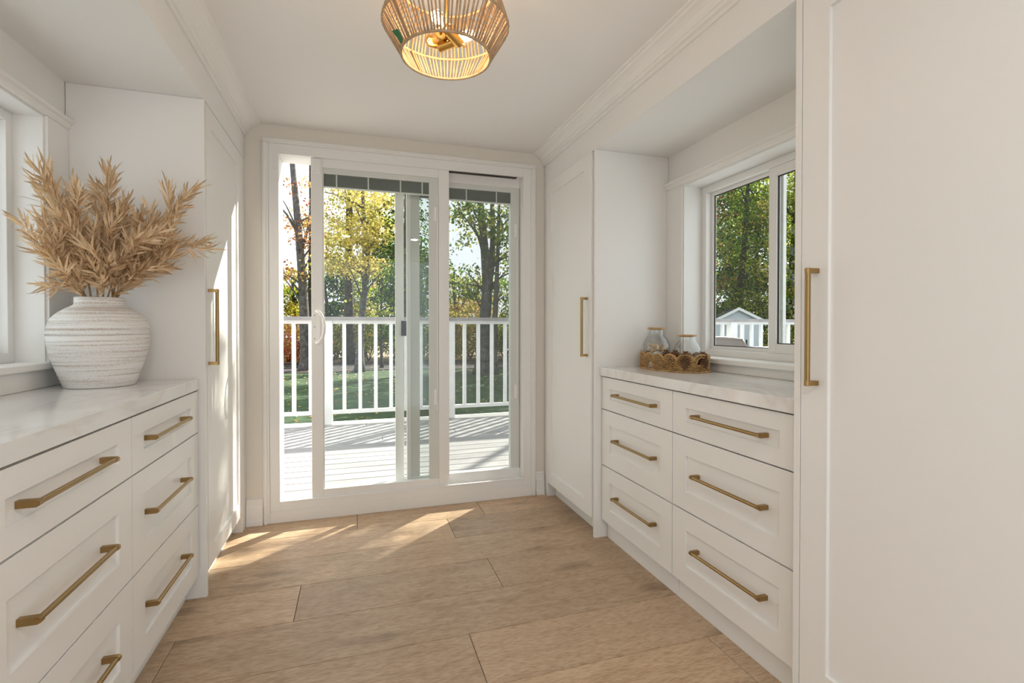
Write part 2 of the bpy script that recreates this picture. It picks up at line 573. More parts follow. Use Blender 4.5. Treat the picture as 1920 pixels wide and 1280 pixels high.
# baseboards beside the door
for nm, x0, x1, lb in (('baseboard_left', -.600, -.513, 'short white baseboard between left pantry and door casing'), ('baseboard_right', 1.146, 1.206, 'short white baseboard between right pantry and door casing')):
    MB().prism([(YE + .006, 0), (YE - .017, 0), (YE - .017, .028), (YE - .010, .034), (YE - .010, .10), (YE - .004, .108), (YE - .003, .146), (YE + .006, .152)], 'x', x0, x1).build(nm, M['trim'], kind='structure', label=lb, cat='baseboard', bevel=.001)

# ------------------------------------------------------------------ sliding patio door
door = empty('door_1', ((OX0 + OX1) / 2, YE + .08, 0), 'white sliding patio door, left panel pulled partly open', 'patio door', kind='structure')
c = MB()     # casing moulding
for (x0, x1) in ((-.511, OX0), (OX1, 1.144)):
    c.box(x0, x1, YE - .012, YE + .006, 0, 2.1795)
c.box(-.511, 1.144, YE - .012, YE + .006, 2.18, 2.208)
c.build('casing', M['trim'], door, bevel=.004)
c = MB()
c.box(-.503, -.490, YE - .018, YE - .012, 0, 2.1875); c.box(1.123, 1.136, YE - .018, YE - .012, 0, 2.1875); c.box(-.503, 1.136, YE - .018, YE - .012, 2.188, 2.2)
c.build('casing_bead', M['trim'], door, bevel=.002)
FY0, FY1 = YE - .004, YE + .165
f = MB()
f.box(OX0, -.424, FY0, FY1, .068, 2.18); f.box(1.057, OX1, FY0, FY1, .068, 2.18)
f.box(-.424, 1.057, FY0, FY1, 2.122, 2.18)
f.build('frame', M['vinyl'], door, bevel=.002)
f = MB()
f.box(-.424, 1.057, FY0, FY1, .068, .112)
f.box(-.424, 1.057, FY0, FY0 + .016, .112, .122)
for yy in (.070, .105, .150): f.box(-.424, 1.057, YE + yy, YE + yy + .008, .112, .120)
f.build('sill', M['vinyl'], door, bevel=.0015)
MB().box(OX0, OX1, FY0 - .003, FY1, 0, .068).build('sill_board', M['trim'], door, bevel=.002)
MB().box(-.447, -.438, FY0 - .006, FY0 + .002, 2.035, 2.095).build('sensor', M['white'], door, bevel=.002)


def panel(name, x0, x1, z0, z1, y0, y1, ls, rs, tr, br, parent):
    """a door leaf: stiles and rails in one frame with a glass pane"""
    p = MB()
    p.box(x0, x0 + ls, y0, y1, z0, z1); p.box(x1 - rs, x1, y0, y1, z0, z1)
    p.box(x0 + ls, x1 - rs, y0, y1, z1 - tr, z1); p.box(x0 + ls, x1 - rs, y0, y1, z0, z0 + br)
    o = p.build(name, M['vinyl'], parent, bevel=.002)
    yc = (y0 + y1) / 2
    MB().box(x0 + ls - .004, x1 - rs + .004, yc - .011, yc - .0105, z0 + br - .004, z1 - tr + .004).build('glass_pane', M['glass'], o)
    return o


def blind(o, x0, x1, ztop, zbot, yc, cords):
    """raised blind between the panes: slats stacked under the head"""
    s = MB(); n = 13
    for k in range(n):
        z = zbot + .012 + (ztop - zbot - .012) * k / n
        s.box(x0, x1, yc - .006, yc + .006, z, z + .0035)
    s.box(x0, x1, yc + .004, yc + .007, zbot + .008, ztop)
    s.build('blind_slat', M['slat'], o, kind='stuff')
    MB().box(x0, x1, yc - .008, yc + .008, zbot, zbot + .008).build('bottom_rail', M['white'], o)
    for x in cords:
        MB().box(x - .004, x + .004, yc - .0085, yc - .0065, zbot - .004, ztop).build('ladder_cord', M['white'], o)


# sliding leaf (inside track)
SY0, SY1 = YE + .012, YE + .054
sl = panel('sliding_panel', -.254, .563, .114, 2.124, SY0, SY1, .063, .066, .053, .053, door)
yc = (SY0 + SY1) / 2
s = MB(); s.box(.437, .500, yc - .013, yc + .008, .165, 2.073); s.box(-.192, .437, yc - .013, yc + .008, 2.037, 2.073); s.box(-.192, -.184, yc - .013, yc + .008, .165, 2.037)
s.build('glazing_spacer', M['spacer'], sl)
blind(sl, -.184, .437, 2.037, 1.958, yc, (-.112, .07, .262, .39)[:3] + (.395,))
for z0, z1 in ((1.795, 1.885), (.635, .735)):
    MB().box(.466, .484, yc - .021, yc - .011, z0, z1).build('blind_slider', M['white'], sl, bevel=.003)
MB().box(.485, .491, yc - .019, yc - .011, .60, 1.95).build('slider_track', M['white'], sl)
MB().box(-.247, -.200, SY0 - .010, SY0 + .002, 2.030, 2.118).build('child_lock', M['white'], sl, bevel=.005)
# D-shaped pull
h = MB(); hz0, hz1 = 1.032, 1.226
h.box(-.243, -.207, SY0 - .008, SY0 + .001, hz0, hz1)
pth = []
for k in range(25):
    t = k / 24; a = math.pi * (t - .5)
    pth.append((-.226 + .046 * math.cos(a), SY0 - .012 - .040 * math.cos(a) ** .8, (hz0 + hz1) / 2 + (hz1 - hz0) / 2 * .96 * math.sin(a)))
h.tube(pth, .009, 10)
h.build('handle', M['white'], sl, smooth='auto')
s = MB()
for z in (1.06, 1.13, 1.198): s.cyl((-.236, SY0 - .010, z), (-.236, SY0 - .007, z), .0035, 8)
s.build('screw', M['slat'], sl)

# fixed leaf (outer track)
XY0, XY1 = YE + .068, YE + .110
fx = panel('fixed_panel', .303, 1.078, .108, 2.122, XY0, XY1, .024, .021, .056, .066, door)
yc = (XY0 + XY1) / 2
s = MB(); s.box(.993, 1.060, yc - .013, yc + .008, .17, 2.068); s.box(.384, .993, yc - .013, yc + .008, 2.033, 2.068); s.box(.325, .384, yc - .013, yc + .008, .17, 2.068)
s.build('glazing_spacer', M['spacer'], fx)
blind(fx, .386, .993, 2.033, 1.955, yc, (.50, .69, .895))
for z0, z1 in ((1.735, 1.825), (.645, .740)):
    MB().box(1.018, 1.036, yc - .021, yc - .011, z0, z1).build('blind_slider', M['white'], fx, bevel=.003)
MB().box(1.037, 1.043, yc - .019, yc - .011, .60, 1.88).build('slider_track', M['white'], fx)
# shade of the head track drawn as a dark strip above the fixed leaf
MB().box(.565, 1.02, YE + .010, YE + .05, 2.1205, 2.1225).build('track_shade_strip', M['dark'], door)

# screen leaf slid behind the fixed one
GY0, GY1 = YE + .128, YE + .146
g = MB(); g.box(.236, .290, GY0, GY1, .118, 2.12); g.box(1.0, 1.055, GY0, GY1, .118, 2.12); g.box(.290, 1.0, GY0, GY1, 2.07, 2.12); g.box(.290, 1.0, GY0, GY1, .118, .165)
scp = g.build('screen_panel', M['vinyl'], door, bevel=.002)
MB().box(.288, 1.002, (GY0 + GY1) / 2 - .0003, (GY0 + GY1) / 2 + .0003, .16, 2.075).build('screen_mesh', M['screen'], scp)
MB().box(.272, .308, GY0 - .016, GY0 + .001, 1.072, 1.168).build('latch', M['black'], scp, bevel=.004)

# ------------------------------------------------------------------ windows in the niches
def niche_window(name, side, xb, y0, y1, z0, z1, depth, label, head_z):
    """side +1: wall faces -X (right niche); -1: wall faces +X"""
    s = side
    X = lambda d: xb + s * d          # d > 0 goes out through the wall
    root = empty(name, (xb, (y0 + y1) / 2, z0), label, 'window', kind='structure')
    # casing boards
    c = MB()
    yl, yh = (YPN + .001, YPR - .001) if s > 0 else (.95, YPL - .001)
    c.box(X(0), X(-.012), y1 - .004, yh, .9155, head_z); c.box(X(0), X(-.012), yl, y0 + .004, .9155, head_z)
    c.build('casing', M['trim'], root, bevel=.0015)
    MB().prism([(X(0), head_z), (X(-.014), head_z), (X(-.020), head_z + .008), (X(-.020), head_z + .020), (X(-.030), head_z + .026), (X(-.030), head_z + .036), (X(0), head_z + .042)], 'y', yl, yh).build('head_moulding', M['trim'], root, bevel=.001)
    # jamb liners
    j = MB(); t = .012
    j.box(X(-.002), X(depth), y1 - t, y1, z0, z1); j.box(X(-.002), X(depth), y0, y0 + t, z0, z1)
    j.box(X(-.002), X(depth), y0 + t, y1 - t, z1 - t, z1)
    j.build('jamb', M['trim'], root, bevel=.001)
    MB().box(X(-.034), X(depth), y0 - .02 if s > 0 else y0, min(y1 + .045, yh) , z0 - .004, z0 + .020).build('stool', M['trim'], root, bevel=.004)
    MB().box(X(0), X(-.016), yl, yh, .9155, z0 - .005).build('apron', M['trim'], root, bevel=.002)
    # vinyl frame
    a0, a1 = y0 + t, y1 - t; b0, b1 = z0 + .020, z1 - t
    f = MB(); fw = .034
    f.box(X(depth - .055), X(depth), a1 - fw, a1, b0, b1); f.box(X(depth - .055), X(depth), a0, a0 + fw, b0, b1)
    f.box(X(depth - .055), X(depth), a0 + fw, a1 - fw, b1 - fw, b1); f.box(X(depth - .055), X(depth), a0 + fw, a1 - fw, b0, b0 + fw)
    f.build('frame', M['vinyl'], root, bevel=.002)
    ym = (y0 + y1) / 2 + .005
    # far sash: deeper; near sash: closer to the room
    for nm, q0, q1, d0, d1, st in (('sash', ym - .025, a1 - fw, depth - .022, depth - .004, .018), ('sliding_sash', a0 + fw, ym + .028, depth - .05, depth - .026, .042)):
        p = MB()
        p.box(X(d0), X(d1), q0, q0 + st, b0 + fw, b1 - fw); p.box(X(d0), X(d1), q1 - st, q1, b0 + fw, b1 - fw)
        p.box(X(d0), X(d1), q0 + st, q1 - st, b1 - fw - st, b1 - fw); p.box(X(d0), X(d1), q0 + st, q1 - st, b0 + fw, b0 + fw + st)
        so = p.build(nm, M['vinyl'], root, bevel=.0015)
        dm = (d0 + d1) / 2
        MB().box(X(dm), X(dm + .0005), q0 + st - .004, q1 - st + .004, b0 + fw + st - .004, b1 - fw - st + .004).build('glass_pane', M['glass'], so)
        gk = MB(); e = .004
        u0, u1, v0, v1 = q0 + st, q1 - st, b0 + fw + st, b1 - fw - st
        gk.box(X(dm - .003), X(dm + .003), u0, u0 + e, v0, v1); gk.box(X(dm - .003), X(dm + .003), u1 - e, u1, v0, v1)
        gk.box(X(dm - .003), X(dm + .003), u0, u1, v1 - e, v1); gk.box(X(dm - .003), X(dm + .003), u0, u1, v0, v0 + e)
        gk.build('gasket', M['dark'], so)
    return root


niche_window('window_1', 1, XBR, 1.256, 2.243, .958, 1.889, .165, 'white sliding window over the tray counter', 1.885)
niche_window('window_2', -1, XBL, 1.08, 2.207, .985, 1.893, .14, 'white window at the left edge behind the vase', 1.890)

# ------------------------------------------------------------------ cabinetry
def shaker(y0, y1, z0, z1, xf, s, fy, fz, rec=.008, th=.02):
    """front panel in the y-z plane, face at xf; s points to the room"""
    xb, xr = xf - s * th, xf - s * rec
    O = [(y0, z0), (y1, z0), (y1, z1), (y0, z1)]
    I = [(y0 + fy, z0 + fz), (y1 - fy, z0 + fz), (y1 - fy, z1 - fz), (y0 + fy, z1 - fz)]
    vs = [(xb, *p) for p in O] + [(xf, *p) for p in O] + [(xf, *p) for p in I] + [(xr, *p) for p in I]
    fs = [(0, 1, 2, 3), (12, 13, 14, 15)]
    for a in (0, 4, 8):
        fs += [(a + i, a + (i + 1) % 4, a + 4 + (i + 1) % 4, a + 4 + i) for i in range(4)]
    return MB().add(vs, fs)


def pull(axis, c, length, xf, s, r=.0062):
    """bar pull; axis 'y' or 'z'; c = (y, z) of its centre; xf = face it is fixed to"""
    m = MB(); st = .040
    xb = xf + s * (st - .007)
    hl = length / 2
    def pt(t, x, o=0.0):
        return (x, c[0] + t, c[1] + o) if axis == 'y' else (x, c[0] + o, c[1] + t)
    m.cyl(pt(-hl + .002, xb), pt(hl - .002, xb), r, 20)
    for sg in (-1, 1):
        t0, t1 = sg * hl, sg * (hl - .013)
        # post with a chamfered outer corner
        prof = [(xf, -.0075), (xf + s * (st - .006), -.0075), (xf + s * st, -.004), (xf + s * st, .004), (xf + s * (st - .006), .0075), (xf, .0075)]
        vs = []
        for t in (t0, t1):
            for x, o in prof: vs.append(pt(t, x, o))
        n = len(prof)
        m.add(vs, [tuple(range(n))[::-1], tuple(range(n, 2 * n))] + [(i, (i + 1) % n, n + (i + 1) % n, n + i) for i in range(n)])
        m.cyl(pt(t0, xb), pt(t0 + sg * .0012, xb), .0042, 10)
    return m


ZROWS = ((.6955, .8645), (.3975, .6905), (.100, .3925))
ZPULL = (.783, .551, .259)
PY = {}


def drawer_unit(y0, y1, xf, s, xback, hy, label, fy=.085):
    root = empty('drawer_cabinet', ((xf + xback) / 2, (y0 + y1) / 2, 0), label, 'cabinet', 'built-in drawer cabinets')
    xc = xf - s * .065
    MB().box(xc, xback, y0 + .001, y1 - .001, .098, .868).build('body', M['cab'], root)
    MB().box(xf - s * .050 if s > 0 else xf + .035, xback, y0 + .001, y1 - .001, 0, .0975).build('toe_kick', M['cab'], root)
    for i, (z0, z1) in enumerate(ZROWS):
        d = shaker(y0 + .002, y1 - .002, z0, z1, xf, s, fy, .057 if i == 0 else .075).build('drawer', M['cab'], root, bevel=.0007)
        pull('y', (hy, ZPULL[i]), .345, xf - s * .008, s).build('handle', M['brass'], d, smooth='auto', label='brass bar pull')
    return root


drawer_unit(1.706, 2.334, XDL, 1, XBL + .002, 1.983, 'white three-drawer cabinet under the vase, against the left pantry')
drawer_unit(1.077, 1.706, XDL, 1, XBL + .002, 1.375, 'white three-drawer cabinet at the left edge of the photo, nearest the viewer', .083)
drawer_unit(1.750, 2.370, XDR, -1, XBR - .002, 2.044, 'white three-drawer cabinet under the wicker tray, against the right pantry')
drawer_unit(YPN + .001, 1.750, XDR, -1, XBR - .002, 1.428, 'white three-drawer cabinet between the tray and the near tall door')

MB().box(XBL + .0005, XCL, 1.02, YPL - .001, .871, .915).build('countertop', M['quartz'], bevel=.0015, label='veined white quartz countertop with the vase on it', cat='countertop')
MB().box(XCR, XBR - .0005, YPN + .001, YPR - .001, .871, .915).build('countertop', M['quartz'], bevel=.0015, label='veined white quartz countertop with the wicker tray on it', cat='countertop')


def tall(name, s, xp, xback, ya, yb, dy0, dy1, xdoor, toe_x, label, panels, fill, hc, fw, hz=(.975, 1.285)):
    root = empty(name, ((xp + xback) / 2, (ya + yb) / 2, 0), label, 'cabinet', 'tall built-in cabinets')
    for (p0, p1) in panels:
        MB().box(xp, xback, p0, p1, 0, ZS - .0005).build('side_panel', M['cab'], root, bevel=.001)
    q0, q1 = dy0 + .001, dy1 - .001
    MB().box(xp - s * .065, xback, q0, q1, .098, ZS - .006).build('body', M['cab'], root)
    MB().box(toe_x, xback, q0, q1, 0, .0975).build('toe_kick', M['cab'], root)
    if fill:
        MB().box(xp - s * .001, xback, fill[0], fill[1], 0, ZS - .0005).build('filler_strip', M['cab'], root, bevel=.001)
    d = shaker(dy0, dy1, .103, ZS - .005, xdoor, s, fw, .078, .010, .02).build('door', M['cab'], root, bevel=.0007)
    pull('z', (hc, (hz[0] + hz[1]) / 2), hz[1] - hz[0] + .012, xdoor, s, .0072).build('handle', M['brass'], d, smooth='auto', label='tall brass bar pull')
    return root


tall('pantry_cabinet', 1, XPL, XBL + .002, YPL, YE, 2.366, 3.020, XPL + .001, XPL - .055, 'white tall cabinet with brass pull beside the dried plant', [(YPL, 2.360)], (3.023, YE + .004), 2.383, .082)
tall('pantry_cabinet', -1, XPR, XBR - .002, YPR, YE, 2.399, 3.052, XPR - .013, XPR + .058, 'white tall cabinet with brass pull between the patio door and wicker tray', [(YPR, 2.393)], (3.056, YE + .004), 2.442, .085)
tall('pantry_cabinet', -1, XPR, XBR - .002, .15, YPN, .20, 1.0955, XPR, XPR + .058, 'large white tall cabinet filling the right side, nearest the viewer', [(1.098, YPN), (.15, .17)], None, 1.046, .083)

# ------------------------------------------------------------------ ceiling light
LX, LY = .262, 1.497
lamp = empty('ceiling_light', (LX, LY, 1.95), 'woven rattan ceiling light with brass sockets, lit', 'ceiling light')
MB().lathe([(.0, ZC), (.075, ZC), (.075, ZC - .018), (.068, ZC - .025), (0, ZC - .025)], (LX, LY), 32).build('canopy', M['brass2'], lamp, smooth='auto')
MB().cyl((LX, LY, ZC - .02), (LX, LY, 2.03), .007, 12).build('stem', M['brass2'], lamp, smooth=True)
RB, RW, RT = .134, .192, .150
ZB, ZW, ZT = 1.95, 2.042, 2.165
rngl = random.Random(2)
sticks = MB(); n = 92
for k in range(n):
    a = 2 * math.pi * k / n + rngl.uniform(-.012, .012)
    b = a + rngl.uniform(-.02, .02)
    ca, sa, cb, sb = math.cos(a), math.sin(a), math.cos(b), math.sin(b)
    r = rngl.uniform(.0024, .0034)
    sticks.tube([(LX + RB * ca, LY + RB * sa, ZB), (LX + (RW - .002) * cb, LY + (RW - .002) * sb, ZW), (LX + RT * ca, LY + RT * sa, ZT)], r, 6)
sticks.build('shade', M['rattan'], lamp, smooth=True, kind='stuff', label='shade of thin rattan sticks')
for nm, rr, zz, q in (('bottom_ring', RB, ZB, .0042), ('middle_ring', RW - .005, ZW, .0042), ('top_ring', RT, ZT, .0042)):
    MB().tube([(LX + rr * math.cos(2 * math.pi * k / 64), LY + rr * math.sin(2 * math.pi * k / 64), zz) for k in range(64)], q, 8, closed=True).build(nm, M['rattan'], lamp, smooth=True)
for k in range(4):
    a = R(28 + 90 * k); rb = MB()
    rb.tube([(LX + r0 * math.cos(a), LY + r0 * math.sin(a), z0) for r0, z0 in ((RB - .003, ZB), (RW - .008, ZW), (RT - .003, ZT))], .0035, 8)
    rb.build('frame_wire', M['drystem'], lamp, smooth=True)
MB().lathe([(0, 2.018), (.026, 2.018), (.028, 2.021), (.028, 2.036), (.024, 2.040), (.010, 2.046), (0, 2.046)], (LX, LY), 32).build('hub', M['brass2'], lamp, smooth='auto')
for k, ang in enumerate((215, 95, -25)):
    a = R(ang); d = Vector((math.cos(a), math.sin(a), 0)); hubp = Vector((LX, LY, 2.026))
    e = Vector((-d.y, d.x, 0)); up = Vector((0, 0, 1))
    ax = (d + up * .30).normalized()
    s0 = hubp + e * .026 - up * .018 + d * .004
    # U-shaped arm from the hub round to the closed end of the socket
    pth = [hubp - d * .012 - up * .004, hubp - d * .034 - up * .006, hubp - d * .058 - up * .008 + e * .004, hubp - d * .068 - up * .014 + e * .013, hubp - d * .060 - up * .024 + e * .022, s0 - ax * .040]
    MB().tube(pth, .0045, 10).build('arm', M['brass2'], lamp, smooth=True)
    MB().tube([s0 - ax * .040, s0 - ax * .038, s0 + ax * .026, s0 + ax * .028, s0 + ax * .028, s0 + ax * .018], [.013, .0165, .0165, .0165, .0145, .0140], 24, caps=False).build('socket', M['brass2'], lamp, smooth='auto')
    MB().tube([s0 - ax * .0402, s0 - ax * .0398], [.013, .013], 24).build('socket_cap', M['brass2'], lamp)
    m = MB()
    m.lathe([(.010, 0), (.013, .010), (.021, .026), (.024, .042), (.020, .058), (.010, .068), (.001, .070)], (0, 0), 20)
    m.xform(Matrix.Translation(s0 + ax * .018) @ ax.to_track_quat('Z', 'Y').to_matrix().to_4x4())
    m.build('bulb', M['jar'], lamp, smooth=True)
    MB().tube([s0 + ax * .040, s0 + ax * .056, s0 + ax * .072], [.004, .0075, .004], 10).build('filament', M['bulb'], lamp, smooth=True)
    pl = bpy.data.lights.new('bulb_light', 'POINT'); pl.energy = 1.25; pl.color = (1.0, .72, .46); pl.shadow_soft_size = .022
    po = bpy.data.objects.new('bulb_light', pl); COL.objects.link(po); po.parent = lamp
    po.location = s0 + ax * .056 - WO[lamp.name]
tg = MB(); a = R(192)
def _lp(t, r, z): return (LX + r * math.cos(t), LY + r * math.sin(t), z)
tg.add([_lp(a, RB + .006, ZB + .002), _lp(a + .10, RB + .007, ZB + .004), _lp(a + .13, RB + .024, ZB + .028), _lp(a - .06, RB + .030, ZB + .036),
        _lp(a, RB + .004, ZB + .003), _lp(a + .10, RB + .005, ZB + .005), _lp(a + .13, RB + .022, ZB + .029), _lp(a - .06, RB + .028, ZB + .037)],
       [(0, 1, 2, 3), (7, 6, 5, 4), (0, 4, 5, 1), (1, 5, 6, 2), (2, 6, 7, 3), (3, 7, 4, 0)])
tg.build('care_tag', M['tag'], lamp, label='small green tag')

# two unseen downlights added behind the viewer to lift the indoor brightness
for dx, lb in ((-.12, 'unseen round white ceiling light added behind the viewer to brighten the room, on the vase side'), (.73, 'unseen round white ceiling light added behind the viewer to brighten the room, on the tray side')):
    dl = empty('fill_downlight', (dx, -.35, ZC), lb, 'fill_downlight', 'added fill downlights')
    MB().lathe([(.046, ZC - .001), (.046, ZC - .006), (.062, ZC - .005), (.064, ZC - .0005)], (dx, -.35), 32).build('trim_ring', M['white'], dl, smooth='auto')
    MB().lathe([(0, ZC - .003), (.046, ZC - .003), (.046, ZC - .0015), (0, ZC - .0015)], (dx, -.35), 32).build('lens', M['lens'], dl)
    al = bpy.data.lights.new('fill_downlight_lamp', 'AREA'); al.shape = 'DISK'; al.size = .09; al.energy = 4.0; al.color = (1.0, .965, .92)
    ao = bpy.data.objects.new('fill_downlight_lamp', al); COL.objects.link(ao); ao.parent = dl; ao.location = (0, 0, -.008)

# ------------------------------------------------------------------ vase with dried stems
VX, VY, VZ = -.892, 2.166, .9155
vp = [(0, 0), (.100, 0), (.103, .003), (.106, .010), (.116, .040), (.130, .085), (.1405, .125), (.1465, .160), (.1480, .1815),
      (.1452, .1830), (.1455, .1855), (.1480, .1870), (.1475, .2020), (.1447, .2035), (.1450, .2060), (.1468, .2075), (.1440, .2235), (.1413, .2245), (.1412, .2270), (.1420, .2285), (.134, .246), (.118, .264), (.096, .280), (.080, .289), (.0735, .294), (.0725, .299), (.0725, .316), (.0715, .3205), (.068, .3215), (.064, .319), (.062, .300), (.07, .28), (.10, .25), (.12, .2), (.10, .03), (0, .012)]
MB().lathe([(r, VZ + z) for r, z in vp], (VX, VY), 64).build('vase', M['ceramic'], smooth=True, label='round white-washed ceramic vase with ribbed shoulder on the left counter', cat='vase')


def leaf_object(name, P, D, U, length, width, c0, c1, material, parent, fold=.25, label=None):
    """P base, D direction, U leaf normal; 6-vertex lanceolate blade, colour from base to tip"""
    n = len(P)
    S = np.cross(D, U); S /= np.linalg.norm(S, axis=1)[:, None] + 1e-9
    N_ = np.cross(S, D)
    L_ = length[:, None]; W_ = width[:, None]
    V = np.zeros((n, 6, 3))
    V[:, 0] = P
    V[:, 1] = P + D * L_ * .40 + S * W_ * .5 + N_ * W_ * fold
    V[:, 2] = P + D * L_ * .78 + S * W_ * .30 - N_ * W_ * .2
    V[:, 3] = P + D * L_ - N_ * L_ * .10
    V[:, 4] = P + D * L_ * .78 - S * W_ * .30 - N_ * W_ * .2
    V[:, 5] = P + D * L_ * .40 - S * W_ * .5 + N_ * W_ * fold
    F = np.array([[0, 1, 5], [1, 2, 4], [1, 4, 5], [2, 3, 4]])
    faces = (np.arange(n)[:, None, None] * 6 + F[None]).reshape(-1, 3)
    C = np.ones((n, 6, 4))
    for k, t in enumerate((.0, .25, .7, 1.0, .7, .25)):
        C[:, k, :3] = c0 * (1 - t) + c1 * t
    return raw_mesh(name, V.reshape(-1, 3), faces, C.reshape(-1, 4), material, parent, label)


def raw_mesh(name, V, faces, C, material, parent=None, label=None, kind='stuff'):
    lo, hi = V.min(0), V.max(0)
    org = np.array([(lo[0] + hi[0]) / 2, (lo[1] + hi[1]) / 2, lo[2]])
    me = bpy.data.meshes.new(name)
    me.vertices.add(len(V)); me.vertices.foreach_set('co', (V - org).astype(np.float32).ravel())
    k = faces.shape[1]
    me.loops.add(faces.size); me.loops.foreach_set('vertex_index', faces.astype(np.int32).ravel())
    me.polygons.add(len(faces)); me.polygons.foreach_set('loop_start', np.arange(0, faces.size, k, dtype=np.int32))
    me.update(calc_edges=True)
    if C is not None:
        a = me.color_attributes.new('Col', 'FLOAT_COLOR', 'POINT')
        a.data.foreach_set('color', C.astype(np.float32).ravel())
    me.materials.append(material)
    o = bpy.data.objects.new(name, me); COL.objects.link(o)
    if parent is not None:
        o.parent = parent; o.location = Vector(org) - WO[parent.name]
    else: o.location = org
    WO[o.name] = Vector(org)
    return tag(o, label, kind=kind)


def bez(p0, p1, p2, n):
    t = np.linspace(0, 1, n)[:, None]
    return (1 - t) ** 2 * np.array(p0) + 2 * t * (1 - t) * np.array(p1) + t ** 2 * np.array(p2)


npr = np.random.default_rng(11)
stems = [  # tip, label
    ((-1.005, 2.09, 1.675), 'dried beige stem reaching highest at the left, toward the window'),
    ((-.878, 2.19, 1.700), 'dried beige stem standing tallest in the middle of the vase'),
    ((-.915, 2.05, 1.600), 'dried beige stem just left of the tallest one, leaning to the viewer'),
    ((-.600, 2.20, 1.660), 'dried beige stem arching up highest on the right, toward the pantry'),
    ((-.560, 2.15, 1.455), 'dried beige stem reaching furthest right, past the pantry edge'),
    ((-.690, 2.08, 1.345), 'dried beige stem drooping low on the right over the vase shoulder'),
    ((-1.045, 2.02, 1.445), 'dried beige stem pointing furthest left across the window jamb'),
    ((-.985, 2.00, 1.375), 'dried beige stem leaning low to the left toward the window sill'),
    ((-.965, 2.03, 1.275), 'short dried beige stem hanging over the left lip of the vase'),
    ((-.800, 2.02, 1.350), 'short dried beige stem at the front of the vase mouth'),
    ((-.790, 2.24, 1.560), 'dried beige stem behind the bunch, right of the tallest stem'),
    ((-.735, 2.03, 1.440), 'dried beige stem at the front right of the bunch'),
    ((-.960, 2.10, 1.530), 'dried beige stem inside the bunch, below the highest left one'),
    ((-.690, 2.25, 1.450), 'dried beige stem at the back right, below the arching one'),
    ((-.865, 2.06, 1.460), 'dried beige stem in the middle front of the bunch'),
    ((-.840, 2.24, 1.600), 'dried beige stem right behind the tallest stem'),
]
for i, (tip, lb) in enumerate(stems):
    tip = np.array(tip)
    ang = math.atan2(tip[1] - VY, tip[0] - VX)
    rim = np.array([VX + .045 * math.cos(ang), VY + .045 * math.sin(ang), 1.232])
    bot = np.array([VX - .03 * math.cos(ang), VY - .03 * math.sin(ang), .99])
    hgt = tip[2] - rim[2]
    mid = rim * .45 + tip * .55 + np.array([0, 0, .28 * np.linalg.norm((tip - rim)[:2])])
    path = np.vstack([bez(bot, (bot + rim) / 2, rim, 4)[:-1], bez(rim, mid, tip, 22)])
    root = empty('dried_stem', tuple(bot), lb, 'dried plant', 'dried stems in the vase')
    MB().tube([tuple(p) for p in path], list(np.linspace(.0032, .0012, len(path))), 6).build('stem', M['drystem'], root, smooth=True)
    # side twigs
    Ps, Ds = [], []
    curves = [(path[3:], 1.0)]
    arc = path[3:]
    ntw = 3 + int(4 * min(1, hgt / .4))
    for k in range(ntw):
        t = int(len(arc) * (.12 + .70 * (k + npr.uniform(0, .5)) / ntw)); t = min(t, len(arc) - 2)
        d = arc[t + 1] - arc[t]; d /= np.linalg.norm(d)
        q = npr.normal(size=3); q -= d * q.dot(d); q /= np.linalg.norm(q)
        dr = d * .80 + q * .62; dr[1] -= .15; dr /= np.linalg.norm(dr)
        ln = npr.uniform(.075, .12)
        tw = bez(arc[t], arc[t] + dr * ln * .5, arc[t] + dr * ln + np.array([0, 0, .012]), 8)
        curves.append((tw, .9))
    for cv, sc in curves:
        seg = np.linalg.norm(np.diff(cv, axis=0), axis=1); cum = np.concatenate([[0], np.cumsum(seg)])
        m_ = max(8, int(cum[-1] / .0036))
        for s_ in np.linspace(cum[-1] * (.06 if sc < 1 else .10), cum[-1], m_):
            j = min(np.searchsorted(cum, s_) - 1, len(seg) - 1); j = max(j, 0)
            d = cv[j + 1] - cv[j]; d /= np.linalg.norm(d)
            p = cv[j] + d * (s_ - cum[j])
            q = npr.normal(size=3); q -= d * q.dot(d); q /= np.linalg.norm(q)
            sp = npr.uniform(.42, 1.15) * (1 - .55 * (s_ / cum[-1]) ** 3)
            dd = d * 1.0 + q * sp; dd /= np.linalg.norm(dd)
            Ps.append(p); Ds.append(dd)
    Ps = np.array(Ps); Ds = np.array(Ds)
    ok = (Ps[:, 0] + Ds[:, 0] * .05 > -1.058) & (Ps[:, 1] + Ds[:, 1] * .06 < 2.334) | (Ps[:, 0] > -.60) & (Ps[:, 0] + Ds[:, 0] * .05 > -.6)
    Ps, Ds = Ps[ok], Ds[ok]
    n_ = len(Ps)
    U = npr.normal(size=(n_, 3))
    base = np.array([.90, .68, .44]) * npr.uniform(.78, 1.15, (n_, 1)) * np.array([1, 1, 1])
    dark = np.where(npr.random((n_, 1)) < .35, np.array([[.34, .21, .11]]), base * .85)
    leaf_object('leaves', Ps, Ds, U, npr.uniform(.048, .080, n_), npr.uniform(.0055, .0095, n_), base, dark, M['dry'], root)

# ------------------------------------------------------------------ wicker tray with jars
TX, TY, TZ = 1.530, 2.137, .9155
TA, TB = .122, .222


def oval(t, inset=0.0, n=2.3):
    ct, st = math.cos(t), math.sin(t)
    return (TX + (TA - inset) * math.copysign(abs(ct) ** (2 / n), ct), TY + (TB - inset) * math.copysign(abs(st) ** (2 / n), st))


# arc-length table
_T = np.linspace(0, 2 * math.pi, 721); _PT = np.array([oval(t, .006) for t in _T])
_AL = np.concatenate([[0], np.cumsum(np.linalg.norm(np.diff(_PT, axis=0), axis=1))]); TL = _AL[-1]


